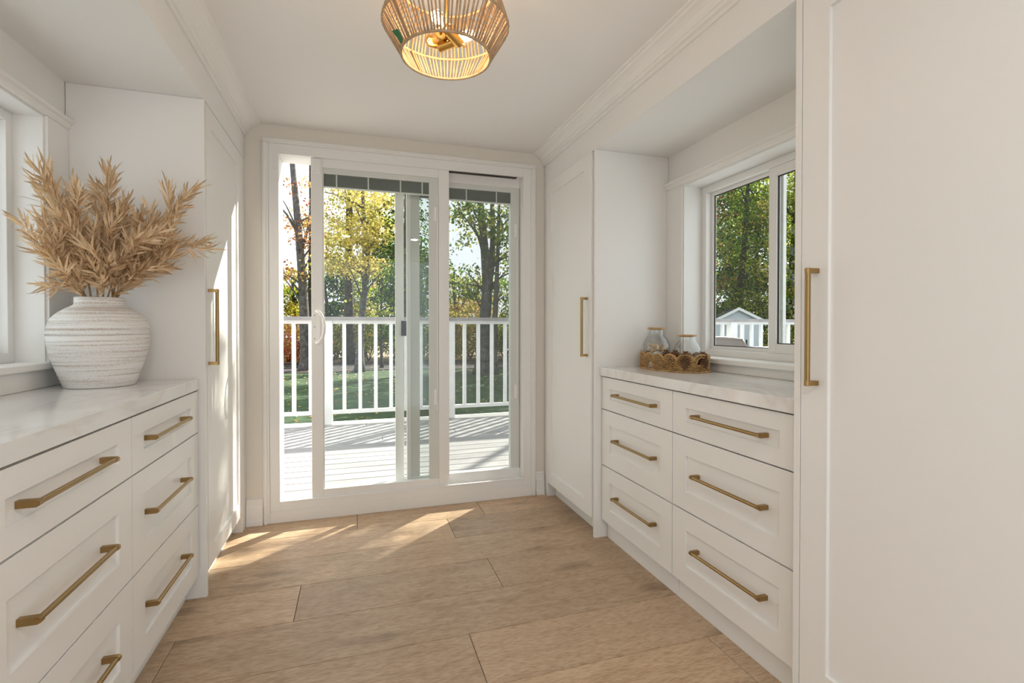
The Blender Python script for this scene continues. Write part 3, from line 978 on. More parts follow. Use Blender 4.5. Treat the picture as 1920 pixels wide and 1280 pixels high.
def opt(s, off=0.0):
    s = s % TL
    t = np.interp(s, _AL, _T)
    x, y = oval(t, .006)
    x2, y2 = oval(t + .01, .006)
    d = Vector((x2 - x, y2 - y)).normalized()
    return (x + d.y * off, y - d.x * off)


tray = empty('wicker_tray', (TX, TY, TZ), 'oval scalloped wicker tray on the right counter', 'tray')
b = MB(); ring = [oval(2 * math.pi * k / 48, .010) for k in range(48)]
b.prism([p for p in ring], 'z', TZ, TZ + .006)
b.build('base', M['cane'], tray)
NS = 14; SL = TL / NS
wv = MB(); rs = .0029
ZV, ZTOP = .052, .083


def arch(u): return ZV + (ZTOP - ZV) * math.sqrt(max(0, 1 - (2 * u - 1) ** 2))


holes = {10, 3}
for r_ in range(12):
    z = .005 + r_ * .0067
    for k in range(NS):
        s0 = k * SL
        if z > ZTOP - .004: continue
        if z <= ZV: u0, u1 = 0, 1
        else:
            q = math.sqrt(max(0, 1 - ((z - ZV) / (ZTOP - ZV)) ** 2)); u0, u1 = .5 - q / 2, .5 + q / 2
        spans = [(u0, u1)]
        if k in holes and .036 < z < .074:
            hw = .34 if z < .06 else .22
            spans = [(u0, .5 - hw), (.5 + hw, u1)]
        for (a0, a1) in spans:
            if a1 - a0 < .04: continue
            nn = max(4, int((a1 - a0) * 18))
            pth = []
            for i in range(nn + 1):
                u = a0 + (a1 - a0) * i / nn
                s_ = s0 + u * SL
                pth.append((*opt(s_, .0034 * math.sin(s_ / .0125 * math.pi + r_ * math.pi)), TZ + z))
            wv.tube(pth, rs, 5)
wv.build('woven_wall', M['cane'], tray, smooth=True, kind='stuff')
for k in range(NS):
    pth = []
    for i in range(15):
        u = i / 14
        pth.append((*opt(k * SL + u * SL), TZ + arch(u)))
    MB().tube(pth, .0048, 6).build('scallop_rim', M['cane'], tray, smooth=True)
    if k in holes:
        hp = [(*opt(k * SL + (.5 + .34 * math.cos(a)) * SL), TZ + .036 + .036 * math.sin(a)) for a in np.linspace(0, math.pi, 11)]
        MB().tube(hp, .0036, 6, closed=True).build('handle_rim', M['cane'], tray, smooth=True)
for zz in (.0035,):
    MB().tube([(*oval(2 * math.pi * k / 80, -.001), TZ + zz) for k in range(80)], .0042, 6, closed=True).build('foot_braid', M['cane'], tray, smooth=True)


def jar(x, y, rmax, h, rn, label):
    root = empty('glass_jar', (x, y, TZ + .0062), label, 'jar', 'jars in the wicker tray')
    z0 = TZ + .0064
    pr = [(0, 0), (rmax * .62, 0), (rmax * .72, .004), (rmax * .88, h * .14), (rmax * .98, h * .30), (rmax, h * .44), (rmax * .97, h * .56), (rmax * .88, h * .66), (rmax * .74, h * .74), (rn * 1.05, h * .80), (rn * .98, h * .84), (rn * .98, h * .945)]
    MB().lathe([(r, z0 + z) for r, z in pr], (x, y), 40).build('body', M['jar'], root, smooth=True)
    inn = [(r * .955, z0 + .004 + z * .985) for r, z in pr]
    MB().lathe(inn, (x, y), 40).build('inner_wall', M['jar'], root, smooth=True)
    MB().lathe([(0, z0 + h * .93), (rn * .93, z0 + h * .93), (rn * .93, z0 + h * .952), (rn * 1.14, z0 + h * .952), (rn * 1.17, z0 + h * .958), (rn * 1.17, z0 + h * .99), (rn * 1.12, z0 + h), (0, z0 + h)], (x, y), 40).build('lid', M['bamboo'], root, smooth='auto')
    return root


J1 = (1.523, 2.272); J2 = (1.545, 2.046)
jar(*J1, .071, .205, .040, 'taller lidded glass jar of wooden pegs in the wicker tray')
jar(*J2, .066, .170, .039, 'shorter lidded glass jar in the wicker tray, nearer the window')
rj = random.Random(8)
pz = TZ + .016
for k in range(40):   # pegs tumbled in the taller jar
    lay = k // 8
    a = rj.uniform(0, 6.28); rr = rj.uniform(.0, .036)
    m = MB()
    m.box(-.026, .026, -.0055, .0055, -.005, -.0005); m.box(-.026, .026, -.0055, .0055, .0008, .005); m.box(-.004, .004, -.006, .006, -.0062, .0062)
    m.xform(Matrix.Translation((J1[0] + rr * math.cos(a), J1[1] + rr * math.sin(a), TZ + .020 + lay * .021 + rj.uniform(0, .008))) @ Matrix.Rotation(rj.uniform(0, 6.28), 4, 'Z') @ Matrix.Rotation(rj.uniform(-.6, .6), 4, 'Y') @ Matrix.Rotation(rj.uniform(-1, 1), 4, 'X'))
    m.build('wooden_peg', M['pine'], label='small pale wooden peg inside the taller glass jar', cat='peg', group='pegs in the taller jar', bevel=.0006)


def pinecone(x, y, z, h, r, tilt, az, label):
    m = MB(); rows = 9
    m.lathe([(0.001, 0), (r * .55, h * .06), (r * .72, h * .35), (r * .5, h * .75), (.002, h * .97)], (0, 0), 12)
    for i in range(rows):
        t = (i + .5) / rows
        rr = r * (.98 * math.sin(math.pi * (.16 + .78 * t)) ** .75)
        nn = 9
        for k in range(nn):
            a = 2 * math.pi * (k + .5 * (i % 2)) / nn
            d = Vector((math.cos(a), math.sin(a), 0)); e = Vector((-d.y, d.x, 0)); up = Vector((0, 0, 1))
            b0 = up * (h * t * .95); w_ = rr * .34
            m.add([b0 + d * rr * .5, b0 + d * rr * .85 + e * w_ + up * .004, b0 + d * rr * 1.06 + up * .011, b0 + d * rr * .85 - e * w_ + up * .004, b0 + d * rr * .75 + up * .0095],
                  [(0, 1, 4), (1, 2, 4), (2, 3, 4), (3, 0, 4), (0, 3, 2, 1)])
    m.xform(Matrix.Translation((x, y, z)) @ Matrix.Rotation(az, 4, 'Z') @ Matrix.Rotation(tilt, 4, 'Y'))
    m.build('pinecone', M['cone'], label=label, cat='pinecone', group='pinecones in the wicker tray')


zb = TZ + .0062
pinecone(1.452, 2.012, zb, .098, .030, .0, .3, 'brown pinecone in front of the shorter jar')
pinecone(1.470, 1.958, zb, .094, .029, .0, 1.2, 'brown pinecone at the near corner of the tray')
pinecone(1.547, 1.935, zb, .092, .028, .0, 2.1, 'brown pinecone beside the tray handle, nearest the window sill')
pinecone(1.446, 2.075, zb, .096, .029, .0, .9, 'brown pinecone between the two jars, beside the grey bottle')
m = MB()
m.lathe([(0, 0), (.022, 0), (.024, .003), (.024, .060), (.020, .070), (.012, .078), (.012, .090), (.0135, .092), (.0135, .100), (0, .100)], (0, 0), 28)
m.xform(Matrix.Translation((1.446, 2.205, zb + .046)) @ Matrix.Rotation(R(90), 4, 'X') @ Matrix.Rotation(R(-16), 4, 'X'))
m.build('small_bottle', M['tin'], smooth='auto', label='small grey bottle lying in the wicker tray in front of the jars', cat='bottle')
m = MB(); m.lathe([(0, 0), (.034, 0), (.036, .004), (.036, .028), (.032, .034), (0, .034)], (1.448, 2.165), 28); m.v = [(a, b_, c_ + zb) for a, b_, c_ in m.v]
m.build('small_tin', M['tin'], smooth='auto', label='low round grey tin under the small bottle in the tray', cat='tin')

# ------------------------------------------------------------------ deck and railing
DX0, DX1 = -6.0, 9.5
dk = MB().box(DX0, DX1, YE + .20, YR + .09, GZ, ZD - .03).build('deck', M['dark'], kind='structure', label='painted plank deck outside the patio door', cat='deck')
y = YE + .172; k = 0
rd = random.Random(3)
while y < YR + .05:
    cuts = [DX0] + sorted(rd.uniform(DX0 + .5, DX1 - .5) for _ in range(3)) + [DX1]
    for a, b_ in zip(cuts[:-1], cuts[1:]):
        board('board', a, b_, y, y + .140, ZD, .028, .003, M['deck'], dk, gap=.004)
    y += .145; k += 1
MB().box(DX0, DX1, YR + .092, YR + .13, GZ + .1, ZD + .002).build('rim_board', M['rail'], dk)

rl = empty('deck_railing', (1.5, YR, ZD), 'white painted deck railing with square balusters and grey cap', 'railing')
PITCH, P0 = 1.33, -.305
post0 = bal0 = None
i0, i1 = -4, 7
for i in range(i0, i1):
    px = P0 + PITCH * i
    if post0 is None:
        post0 = MB().box(px - .055, px + .055, YR - .045, YR + .045, ZD, 1.2).build('post', M['rail'], rl, bevel=.003)
    else: link_copy(post0, (px, YR, ZD), rl)
    if i == i1 - 1: break
    for j in range(7):
        bx = px + .175 + .165 * j
        if bal0 is None:
            bal0 = MB().box(bx - .019, bx + .019, YR - .019, YR + .019, .226, 1.162).build('baluster', M['rail'], rl)
        else: link_copy(bal0, (bx, YR, .226), rl)
    MB().box(px + .055, px + PITCH - .055, YR - .019, YR + .019, .188, .226).build('bottom_rail', M['rail'], rl)
    MB().box(px + .055, px + PITCH - .055, YR - .019, YR + .019, 1.162, 1.2).build('top_rail', M['rail'], rl)
    MB().box(px, px + PITCH - .002, YR - .07, YR + .07, 1.2, 1.238).build('cap_rail', M['cap'], rl)

# patio chairs and table seen through the side window
def patio_chair(loc, rz, label):
    root = empty('patio_chair', (0, 0, 0), label, 'chair', 'sling chairs on the deck')
    fr = MB()
    for sx in (-.30, .30):
        fr.tube([(sx, -.30, 0), (sx, -.26, .36), (sx, -.20, .40)], .014, 8)
        fr.tube([(sx, .27, 0), (sx, .25, .38), (sx, .22, .42)], .014, 8)
        fr.tube([(sx, .28, .43), (sx, -.20, .39), (sx, -.27, .46), (sx * .99, -.40, .90), (sx * .97, -.44, .955)], .015, 8)
        fr.tube([(sx, .25, .40), (sx * 1.03, .24, .62), (sx * 1.03, .10, .65), (sx * 1.02, -.30, .64)], .014, 8)
    fr.tube([(-.29, -.44, .955), (-.15, -.452, .972), (0, -.455, .977), (.15, -.452, .972), (.29, -.44, .955)], .015, 8)
    fr.build('frame', M['alu'], root, smooth=True)
    b_ = MB(); n_ = 10
    prof_ = [(-.27, .46), (-.40, .90), (-.445, .955)]
    vs, fs = [], []
    for (yy, zz) in prof_:
        for q in range(n_ + 1):
            u = -1 + 2 * q / n_
            for o_ in (0, .006): vs.append((u * (.285 if zz > .93 else .30), yy - .012 * (1 - u * u) + o_, zz + (.02 * (1 - u * u) if zz > .93 else 0)))
    def I(r_, q, o_): return (r_ * (n_ + 1) + q) * 2 + o_
    for r_ in range(2):
        for q in range(n_):
            fs.append((I(r_, q, 0), I(r_, q + 1, 0), I(r_ + 1, q + 1, 0), I(r_ + 1, q, 0)))
            fs.append((I(r_, q, 1), I(r_ + 1, q, 1), I(r_ + 1, q + 1, 1), I(r_, q + 1, 1)))
    b_.add(vs, fs); b_.build('backrest', M['sling'], root, smooth=True)
    MB().add([(-.285, .28, .432), (.285, .28, .432), (.285, -.2, .392), (-.285, -.2, .392), (-.285, .28, .426), (.285, .28, .426), (.285, -.2, .386), (-.285, -.2, .386)],
             [(0, 1, 2, 3), (7, 6, 5, 4), (0, 4, 5, 1), (1, 5, 6, 2), (2, 6, 7, 3), (3, 7, 4, 0)]).build('seat', M['sling'], root)
    root.location = loc; root.rotation_euler = (0, 0, rz); WO[root.name] = Vector(loc)
    return root


patio_chair((3.27, 3.55, ZD), R(180 - 8), 'taupe sling patio chair facing the house, outside the side window').scale = (.96, .96, .965)
patio_chair((3.75, 4.75, ZD), R(180 + 14), 'second sling patio chair behind the nearer one, by the railing')
tb = empty('patio_table', (5.35, 4.85, ZD), 'pale rectangular patio table beyond the sling chair', 'table')
MB().box(4.55, 6.15, 4.45, 5.28, .84, .868).build('table_top', M['table'], tb, bevel=.006)
for sx in (4.65, 6.05):
    for sy in (4.55, 5.18):
        MB().tube([(sx, sy, ZD), (sx, sy, .84)], .022, 10).build('leg', M['alu'], tb, smooth=True)

# ------------------------------------------------------------------ garden
MB().box(-60, 70, YR + .14, 90, GZ - .2, GZ).build('lawn', M['lawn'], kind='structure', label='shaded green lawn beyond the deck', cat='lawn')
# mulch bed with a ragged edge
rg = random.Random(9)
xs = np.linspace(-16, 13, 59)
front = [(x, 21.2 + .35 * math.sin(x * .9) + rg.uniform(-.15, .15) - .03 * x) for x in xs]
poly = front + [(13, 27), (-16, 27)]
MB().prism(poly, 'z', GZ - .02, GZ + .03).build('mulch_bed', M['mulch'], kind='structure', label='dark bark mulch bed under the trees', cat='mulch bed')
MB().prism([(-30, 26.5), (45, 26.5), (45, 60), (-30, 60)], 'z', GZ - .02, GZ + .05).build('leaf_litter', M['litter'], kind='structure', label='sunny leaf-strewn ground behind the mulch bed', cat='ground')


def scatter_leaves(name, n_, x0, x1, y0, y1, z, cols, label, seed, size=(.05, .11)):
    g_ = np.random.default_rng(seed)
    P = np.column_stack([g_.uniform(x0, x1, n_), g_.uniform(y0, y1, n_), g_.uniform(z, z + .03, n_)])
    return leaf_cloud(name, P, g_, size, cols, None, flat=True, label=label)


def leaf_cloud(name, P, g_, size, cols, parent, flat=False, label=None, ids=None):
    """rhombic leaves at points P, random tilt, palette colours"""
    n_ = len(P)
    D = g_.normal(size=(n_, 3))
    if flat: D[:, 2] *= .12
    D /= np.linalg.norm(D, axis=1)[:, None]
    Q = g_.normal(size=(n_, 3))
    if flat: Q[:, 2] *= .12
    S = Q - D * (Q * D).sum(1)[:, None]; S /= np.linalg.norm(S, axis=1)[:, None]
    N_ = np.cross(D, S)
    L_ = g_.uniform(*size, (n_, 1)); W_ = L_ * g_.uniform(.5, .8, (n_, 1))
    V = np.zeros((n_, 4, 3))
    V[:, 0] = P - D * L_ * .5; V[:, 1] = P + S * W_ * .5 + N_ * L_ * .12; V[:, 2] = P + D * L_ * .5; V[:, 3] = P - S * W_ * .5 + N_ * L_ * .12
    faces = (np.arange(n_)[:, None, None] * 4 + np.array([[0, 1, 2], [0, 2, 3]])[None]).reshape(-1, 3)
    cols = np.array(cols)
    pick = g_.integers(0, len(cols), n_)
    if ids is not None:      # leaves of one bough mostly share a colour
        bough = g_.integers(0, len(cols), ids.max() + 1)
        pick = np.where(g_.random(n_) < .72, bough[ids], pick)
    c_ = cols[pick] * g_.uniform(.75, 1.25, (n_, 1))
    C = np.ones((n_, 4, 4)); C[:, :, :3] = np.clip(c_, 0, .9)[:, None, :]
    return raw_mesh(name, V.reshape(-1, 3), faces, C.reshape(-1, 4), M['leaf'], parent, label)


YEL = [(.70, .54, .15), (.62, .53, .16), (.74, .60, .24), (.48, .45, .11), (.34, .33, .07)]
YGR = [(.42, .45, .05), (.28, .36, .04), (.55, .50, .07), (.18, .27, .03), (.10, .15, .02)]
GRN = [(.10, .22, .03), (.17, .31, .035), (.06, .13, .02), (.26, .36, .04), (.03, .06, .015)]
DGR = [(.035, .07, .02), (.06, .12, .025), (.09, .16, .03), (.02, .04, .015)]
ORA = [(.62, .30, .10), (.66, .42, .16), (.50, .22, .10), (.60, .46, .18)]
RED = [(.52, .13, .08), (.60, .22, .14), (.40, .16, .08)]

lit = scatter_leaves('fallen_leaves', 2600, -9, 9, 9, 27, GZ + .01, YEL + ORA + [(.7, .6, .5)], 'fallen autumn leaves scattered over lawn and mulch', 4)
tag(lit, cat='fallen leaves')


def crown(g_, blobs, dens=1.0):
    """clumped points in ellipsoidal blobs: (centre, radii, leaves); returns points and clump numbers"""
    out, ids, base_id = [], [], 0
    for c_, r_, n_ in blobs:
        n_ = int(n_ * dens)
        k_ = max(6, n_ // 60)
        d = g_.normal(size=(k_, 3)); d /= np.linalg.norm(d, axis=1)[:, None]
        cl = np.array(c_) + d * np.array(r_) * (g_.uniform(.15, 1, (k_, 1)) ** .5)
        idx = g_.integers(0, k_, n_)
        out.append(cl[idx] + g_.normal(size=(n_, 3)) * np.array([.30, .30, .17]))
        ids.append(idx + base_id); base_id += k_
    return np.vstack(out), np.concatenate(ids)


def tree(name, label, path, rad, blobs, pal, seed, size=(.10, .165), bark='bark', forks=(), group='trees beyond the lawn', cat='tree', dens=1.0):
    g_ = np.random.default_rng(seed)
    base = Vector(path[0])
    root = empty(name, tuple(base), label, cat, group)
    m_ = MB()
    pp = np.array(path, float)
    t = np.linspace(0, len(pp) - 1, (len(pp) - 1) * 5 + 1)
    sm = np.column_stack([np.interp(t, range(len(pp)), pp[:, k]) for k in range(3)])
    for _ in range(2): sm[1:-1] = (sm[:-2] + 2 * sm[1:-1] + sm[2:]) / 4
    rr = np.interp(np.linspace(0, 1, len(sm)), [0, .06, .2, 1], [rad * 1.7, rad * 1.12, rad, rad * .35])
    m_.tube([tuple(p) for p in sm], list(rr), 10)
    for fk, fr_ in forks:
        m_.tube(fk, list(np.linspace(fr_, fr_ * .45, len(fk))), 8)
    m_.build('trunk', M[bark], root, smooth=True)
    b_ = MB(); nb = 0
    for c_, r_, n_ in blobs:
        for q in range(3):
            zc = min(max(c_[2] - .5 - q * .4, pp[1][2]), pp[-1][2] - .2)
            j = int(np.argmin(abs(sm[:, 2] - zc)))
            tip = np.array(c_) + g_.normal(size=3) * np.array(r_) * .5
            md = (sm[j] + tip) / 2 + np.array([0, 0, .25])
            cv = bez(sm[j], md, tip, 6)
            b_.tube([tuple(p) for p in cv], list(np.linspace(min(.05, rad * .3), .012, 6)), 5)
    b_.build('branches', M[bark], root, smooth=True, kind='stuff')
    P, ids = crown(g_, blobs, dens)
    leaf_cloud('foliage', P, g_, size, pal, root, ids=ids)
    return root


tree('bent_tree', 'bare grey bent tree trunk in the open gap of the patio door', [(-2.02, 22, GZ), (-2.02, 22, .5), (-2.12, 22.1, 2.8), (-2.30, 22.1, 5.4), (-2.52, 22.2, 8), (-2.7, 22.2, 10.5)], .21,
     [((-2.3, 22, 6.4), (1.3, 1.2, 1.6), 260), ((-1.7, 22, 4.6), (.8, .8, .7), 200), ((-2.9, 21.7, 3.2), (.8, .8, .8), 300)], ORA + RED[:1], 21,
     forks=(([(-2.2, 22.1, 4.2), (-1.9, 22, 5.2), (-1.75, 22, 6.4), (-1.5, 22, 7.2)], .07), ([(-2.25, 22.1, 4.9), (-2.7, 22, 5.7), (-3.2, 22, 6.3)], .06)))
tree('slender_tree', 'thin dark straight trunk beside the bent grey tree', [(-1.96, 23.7, GZ), (-1.98, 23.7, 3), (-1.95, 23.7, 6), (-1.96, 23.7, 10)], .095, [((-2, 23.7, 5.6), (1.1, .8, 1.0), 160)], ORA, 22, bark='barkdark')
tree('maple_tree', 'tall yellow-leaved tree with dark straight trunk behind the sliding panel', [(-.35, 25.3, GZ), (-.35, 25.3, 2), (-.36, 25.3, 5), (-.30, 25.3, 8), (-.3, 25.3, 10)], .25,
     [((-.9, 24.6, 6.2), (1.6, 1.2, 1.2), 1500), ((.9, 25, 6.6), (1.3, 1.2, 1.0), 1300), ((-1.0, 24.6, 4.4), (1.1, 1.0, .7), 900), ((0.2, 24.4, 7.8), (1.6, 1.2, .9), 1200)], YEL + YGR[:1], 23, bark='barkdark')
tree('maple_tree', 'yellow-leaved tree with pale curved trunk in the middle of the sliding panel', [(.10, 20.9, GZ), (.17, 20.9, 1.4), (.40, 20.9, 3.2), (.46, 20.9, 4.2), (.30, 20.9, 5.5), (.2, 20.9, 7.5)], .145,
     [((.2, 20.6, 4.7), (1.5, 1.0, .6), 1500), ((-.6, 20.6, 3.6), (1.1, .9, .45), 850), ((1.3, 20.7, 5.1), (1.1, .9, .5), 950), ((.4, 20.7, 6.3), (1.5, 1.0, .6), 1100), ((.7, 20.5, 3.5), (.7, .6, .35), 420)], YEL, 24)
tree('spruce_tree', 'dark green tree with drooping boughs behind the screen edge', [(1.75, 18.6, GZ), (1.75, 18.6, 2), (1.78, 18.6, 5), (1.8, 18.6, 8)], .16,
     [((1.75, 18.6, 1.2), (1.0, .9, .7), 1700), ((1.75, 18.6, 2.4), (.95, .9, .7), 1700), ((1.8, 18.6, 3.7), (.85, .8, .8), 1500), ((1.8, 18.6, 5.0), (.7, .7, .8), 1000), ((1.85, 18.6, 6.2), (.6, .6, .7), 700)], DGR + GRN[:2], 25, size=(.09, .15), bark='barkdark')
tree('forked_tree', 'large grey forked trunk seen through the fixed door panel', [(4.62, 18.5, GZ), (4.68, 18.5, .8), (4.82, 18.45, 2.6), (4.72, 18.5, 4.2), (4.52, 18.5, 6.2), (4.4, 18.5, 9)], .235,
     [((4.0, 18.2, 4.9), (.9, .8, .9), 700), ((5.3, 18.1, 4.3), (.8, .7, .7), 600), ((3.7, 18.4, 3.0), (.7, .7, .5), 420), ((4.9, 18, 5.8), (1.0, .8, .6), 620), ((5.9, 18.3, 3.6), (.6, .6, .6), 480)], YGR + GRN[:2], 26,
     forks=(([(4.82, 18.4, 2.5), (5.0, 18.4, 3.6), (5.02, 18.4, 5.0), (4.95, 18.4, 7.5)], .15), ([(4.6, 18.4, 4.9), (4.15, 18.3, 5.7), (3.8, 18.2, 6.6)], .05)))
tree('slender_tree', 'slim grey trunk just right of the forked tree', [(5.05, 18.3, GZ), (5.08, 18.3, 1.5), (5.2, 18.3, 4), (5.3, 18.3, 8)], .115, [((5.8, 18.3, 5.4), (.8, .7, .7), 260), ((6.0, 18.2, 2.6), (.7, .7, .6), 320)], GRN + YGR, 27)
tree('slender_tree', 'thin sapling with dark stem inside the mulch bed', [(1.05, 22.4, GZ), (1.0, 22.4, 1.2), (1.08, 22.4, 3), (1.1, 22.4, 5)], .06, [((1.0, 22.4, 2.2), (.9, .7, .7), 520), ((1.2, 22.4, 3.6), (.9, .7, .7), 520)], YGR, 28, bark='barkdark')

tree('added_shade_tree', 'unseen small leafy tree added beside the deck to shade the fixed door panel', [(5.3, 8.35, GZ), (5.35, 8.3, 2), (5.9, 8.0, 4.6), (6.2, 7.9, 6.9)], .07,  # unseen tree, added so its crown shades the fixed door leaf
     [((6.20, 7.85, 6.10), (.60, .60, .60), 2600), ((6.45, 7.7, 6.75), (.6, .6, .5), 1700)], YGR + GRN, 29, size=(.09, .15), bark='barkdark')

tree('added_shade_tree', 'unseen small leafy tree added beside the deck to shade the side window', [(9.9, 8.1, GZ), (9.9, 8.1, 2), (9.8, 8.2, 5), (9.6, 8.35, 8.9)], .08,  # added out of view to cut the sun on the tray counter
     [((9.35, 8.35, 8.15), (.75, .75, .7), 2600), ((9.9, 8.0, 7.9), (.7, .7, .7), 2200)], YGR + GRN, 30, size=(.10, .16), bark='barkdark')
for k, (x, y, h_) in enumerate(((6.6, 14.6, 7.4), (8.6, 16.6, 8.6), (8.4, 19.8, 9.0), (10.8, 19.2, 9.4), (10.4, 15.2, 8.6), (12.2, 22.0, 9.4), (9.6, 23.6, 9.0))):  # unseen trees added on the sun side to throw shade over the lawn
    tree('lawn_shade_tree', ['unseen tree added to shade the lawn, nearest the deck', 'unseen tree added to shade the lawn, second from the deck', 'unseen tree added to shade the lawn, beside the forked trunk', 'tall unseen tree added to shade the lawn, in the middle of the garden',
                         'unseen tree added to shade the lawn, left of the shed', 'tall unseen tree added to shade the lawn, at the back of the garden', 'unseen tree added to shade the lawn, behind the forked trunk'][k],
         [(x, y, GZ), (x, y, 2), (x + .1, y, 5), (x, y, h_ + GZ)], .13, [((x, y, z + GZ), (1.35, 1.35, .8), 700) for z in np.arange(2.2, h_ - .4, 1.3)], GRN + YGR, 300 + k, size=(.16, .26), bark='barkdark', group='added shade trees between door and window')

# trees of the wood seen through the side window
side = [(13.6, 20.8, 8.6, 0), (15.2, 18.9, 9.4, 1), (16.4, 18.3, 9.8, 2), (17.6, 16.6, 9.0, 3), (18.6, 15.0, 9.5, 4), (15.8, 22.0, 9.8, 5), (18.8, 19.4, 10.4, 6), (20.6, 16.8, 10.2, 7)]
lab = ['green tree at the left edge of the side window', 'dark trunked green tree left of the shed gable', 'tall green tree with leaning trunk above the shed gable', 'yellow-green tree behind the shed roof',
       'bright green tree in the narrow right pane of the side window', 'dense green tree deep behind the shed on the left', 'dense green tree deep behind the shed roof', 'dense green tree deepest in the right pane']
for x, y, h_, k in side:
    lean = [.1, -.1, .5, .3, 0, .2, -.2, 0][k]
    pal = [GRN + YGR, GRN + YGR[:2] + RED[:1], GRN + YGR, YGR + YEL[:1], YGR + GRN, GRN + DGR, GRN + YGR[:1], DGR + GRN][k]
    bl = []
    for zc in (1.0, 2.5, 4.0, 5.5, 7.0, 8.3):
        if zc < h_ - .6:
            rr = 1.55 if zc > 2 else 1.3
            bl.append(((x + lean * zc / 4, y, zc + GZ), (rr, rr, .95), 2200 if k < 5 else 1800))
    tree('woodland_tree', lab[k], [(x, y, GZ), (x + lean * .3, y, 2), (x + lean, y, 5), (x + lean * 1.5, y, h_ + GZ)], .15 + .02 * (k % 3), bl, pal, 60 + k, size=(.09, .16), bark='barkdark', group='wood behind the shed')

# background wood
bgn = ['orange-tinged background tree furthest left', 'pale green background tree, second from the left', 'orange-tinged background tree seen left of the bent trunk', 'yellow-green background tree right behind the bent trunk',
       'dark green background tree between the bent and the straight trunk', 'yellow-green background tree behind the pale curved trunk', 'tall dark green background tree left behind the conifer', 'tall dark green background tree right behind the conifer',
       'pale green background tree left of the forked trunk', 'low yellow-green background tree behind the forked trunk', 'pale green background tree right of the forked trunk', 'dark green background tree right of the door view',
       'yellow-green background tree left of the window view', 'dark green background tree at the left of the side window, behind the wood', 'pale green background tree behind the shed, at the back of the wood', 'dark green background tree high above the shed gable',
       'pale green background tree behind the narrow window pane', 'dark green background tree furthest right in the wood']
bgs = [(-9.5, 30, 1, 4.6), (-7.2, 31, 3, 4.4), (-5.2, 29.5, 1, 4.0), (-3.4, 30.5, 0, 4.4), (-1.6, 29.2, 2, 4.6), (.4, 30.5, 0, 6.4), (2.2, 29, 2, 7.6), (3.8, 30.5, 2, 7.2), (5.6, 29.2, 3, 5.2), (7.4, 30.4, 0, 4.6), (9.4, 29.3, 3, 4.6), (11.4, 30, 2, 5.2), (13.6, 29, 0, 6.4), (16.4, 28, 2, 8.2), (19.5, 27, 3, 9.0), (22, 25, 2, 9.4), (24, 22, 3, 9.4), (25, 19, 2, 9.0)]
for k, (x, y, kind, h_) in enumerate(bgs):
    pal = [YGR + YEL, ORA + YGR[:2], DGR + GRN, GRN + YGR][kind]
    bl = [((x, y, z + GZ), (1.5, 1.3, .9), 900) for z in np.arange(1.0, h_, 1.1)]
    tree('background_tree', bgn[k], [(x, y, GZ), (x + .1, y, 2), (x - .1, y, h_ * .7), (x, y, h_ + GZ)], .13, bl, pal, 100 + k, size=(.13, .22), bark='barkdark', group='background wood')

for k, (x, y, h_, pal) in enumerate(((-13.5, 17.5, 6.5, GRN + YGR), (-16.5, 12.0, 7.0, YGR + YEL), (-18.0, 6.5, 6.5, GRN + DGR))):
    tree('background_tree', ['green background tree to the left of the deck, furthest from the house', 'yellow-green background tree to the left of the deck', 'dark green background tree to the left, level with the left window'][k],
         [(x, y, GZ), (x, y, 2), (x, y, h_ * .7), (x, y, h_ + GZ)], .14, [((x, y, z + GZ), (1.9, 1.9, .9), 1100) for z in np.arange(1.2, h_, 1.2)], pal, 160 + k, size=(.15, .24), bark='barkdark', group='background wood')

# shrubs
shr = [(-3.3, 27.2, 1.2, ORA, 'orange shrub behind the bent grey tree'), (-2.5, 26.0, .9, RED, 'red-leaved shrub just right behind the bent trunk'), (-5.3, 27.5, 1.3, ORA + YEL, 'tawny shrub at the far left of the garden'),
       (-1.2, 27.4, 1.3, YGR + YEL, 'yellow-green shrub left of the dark straight trunk'), (.6, 27.0, 1.3, YGR, 'yellow-green shrub in the mulch behind the sapling'), (2.6, 26.6, 1.4, YGR + GRN, 'green shrub right of the dark conifer'),
       (4.6, 26.2, 1.5, YEL + YGR, 'yellow shrub left behind the forked trunk'), (7.6, 25.4, 1.5, YGR + GRN, 'green shrub right of the forked trunk'), (6.0, 26.8, 1.8, YEL + ORA, 'golden shrub behind the forked trunk'), (9.2, 27.6, 1.6, GRN + YGR, 'green shrub furthest right behind the forked trunk')]
for k, (x, y, r_, pal, lb) in enumerate(shr):
    g_ = np.random.default_rng(200 + k)
    root = empty('shrub', (x, y, GZ), lb, 'shrub', 'shrubs at the edge of the lawn')
    m_ = MB()
    for q in range(6):
        a = q * 1.05
        m_.tube([(x, y, GZ), (x + .3 * r_ * math.cos(a), y + .3 * r_ * math.sin(a), GZ + .6 * r_), (x + .7 * r_ * math.cos(a), y + .6 * r_ * math.sin(a), GZ + 1.5 * r_)], [.025, .018, .008], 5)
    m_.build('stems', M['barkdark'], root, smooth=True)
    P, ids = crown(g_, [((x, y, GZ + r_ * .95), (r_, r_ * .9, r_ * .85), int(1700 * r_ * r_))])
    P[:, 2] = np.maximum(P[:, 2], GZ + .05)
    leaf_cloud('foliage', P, g_, (.08, .14), pal, root, ids=ids)

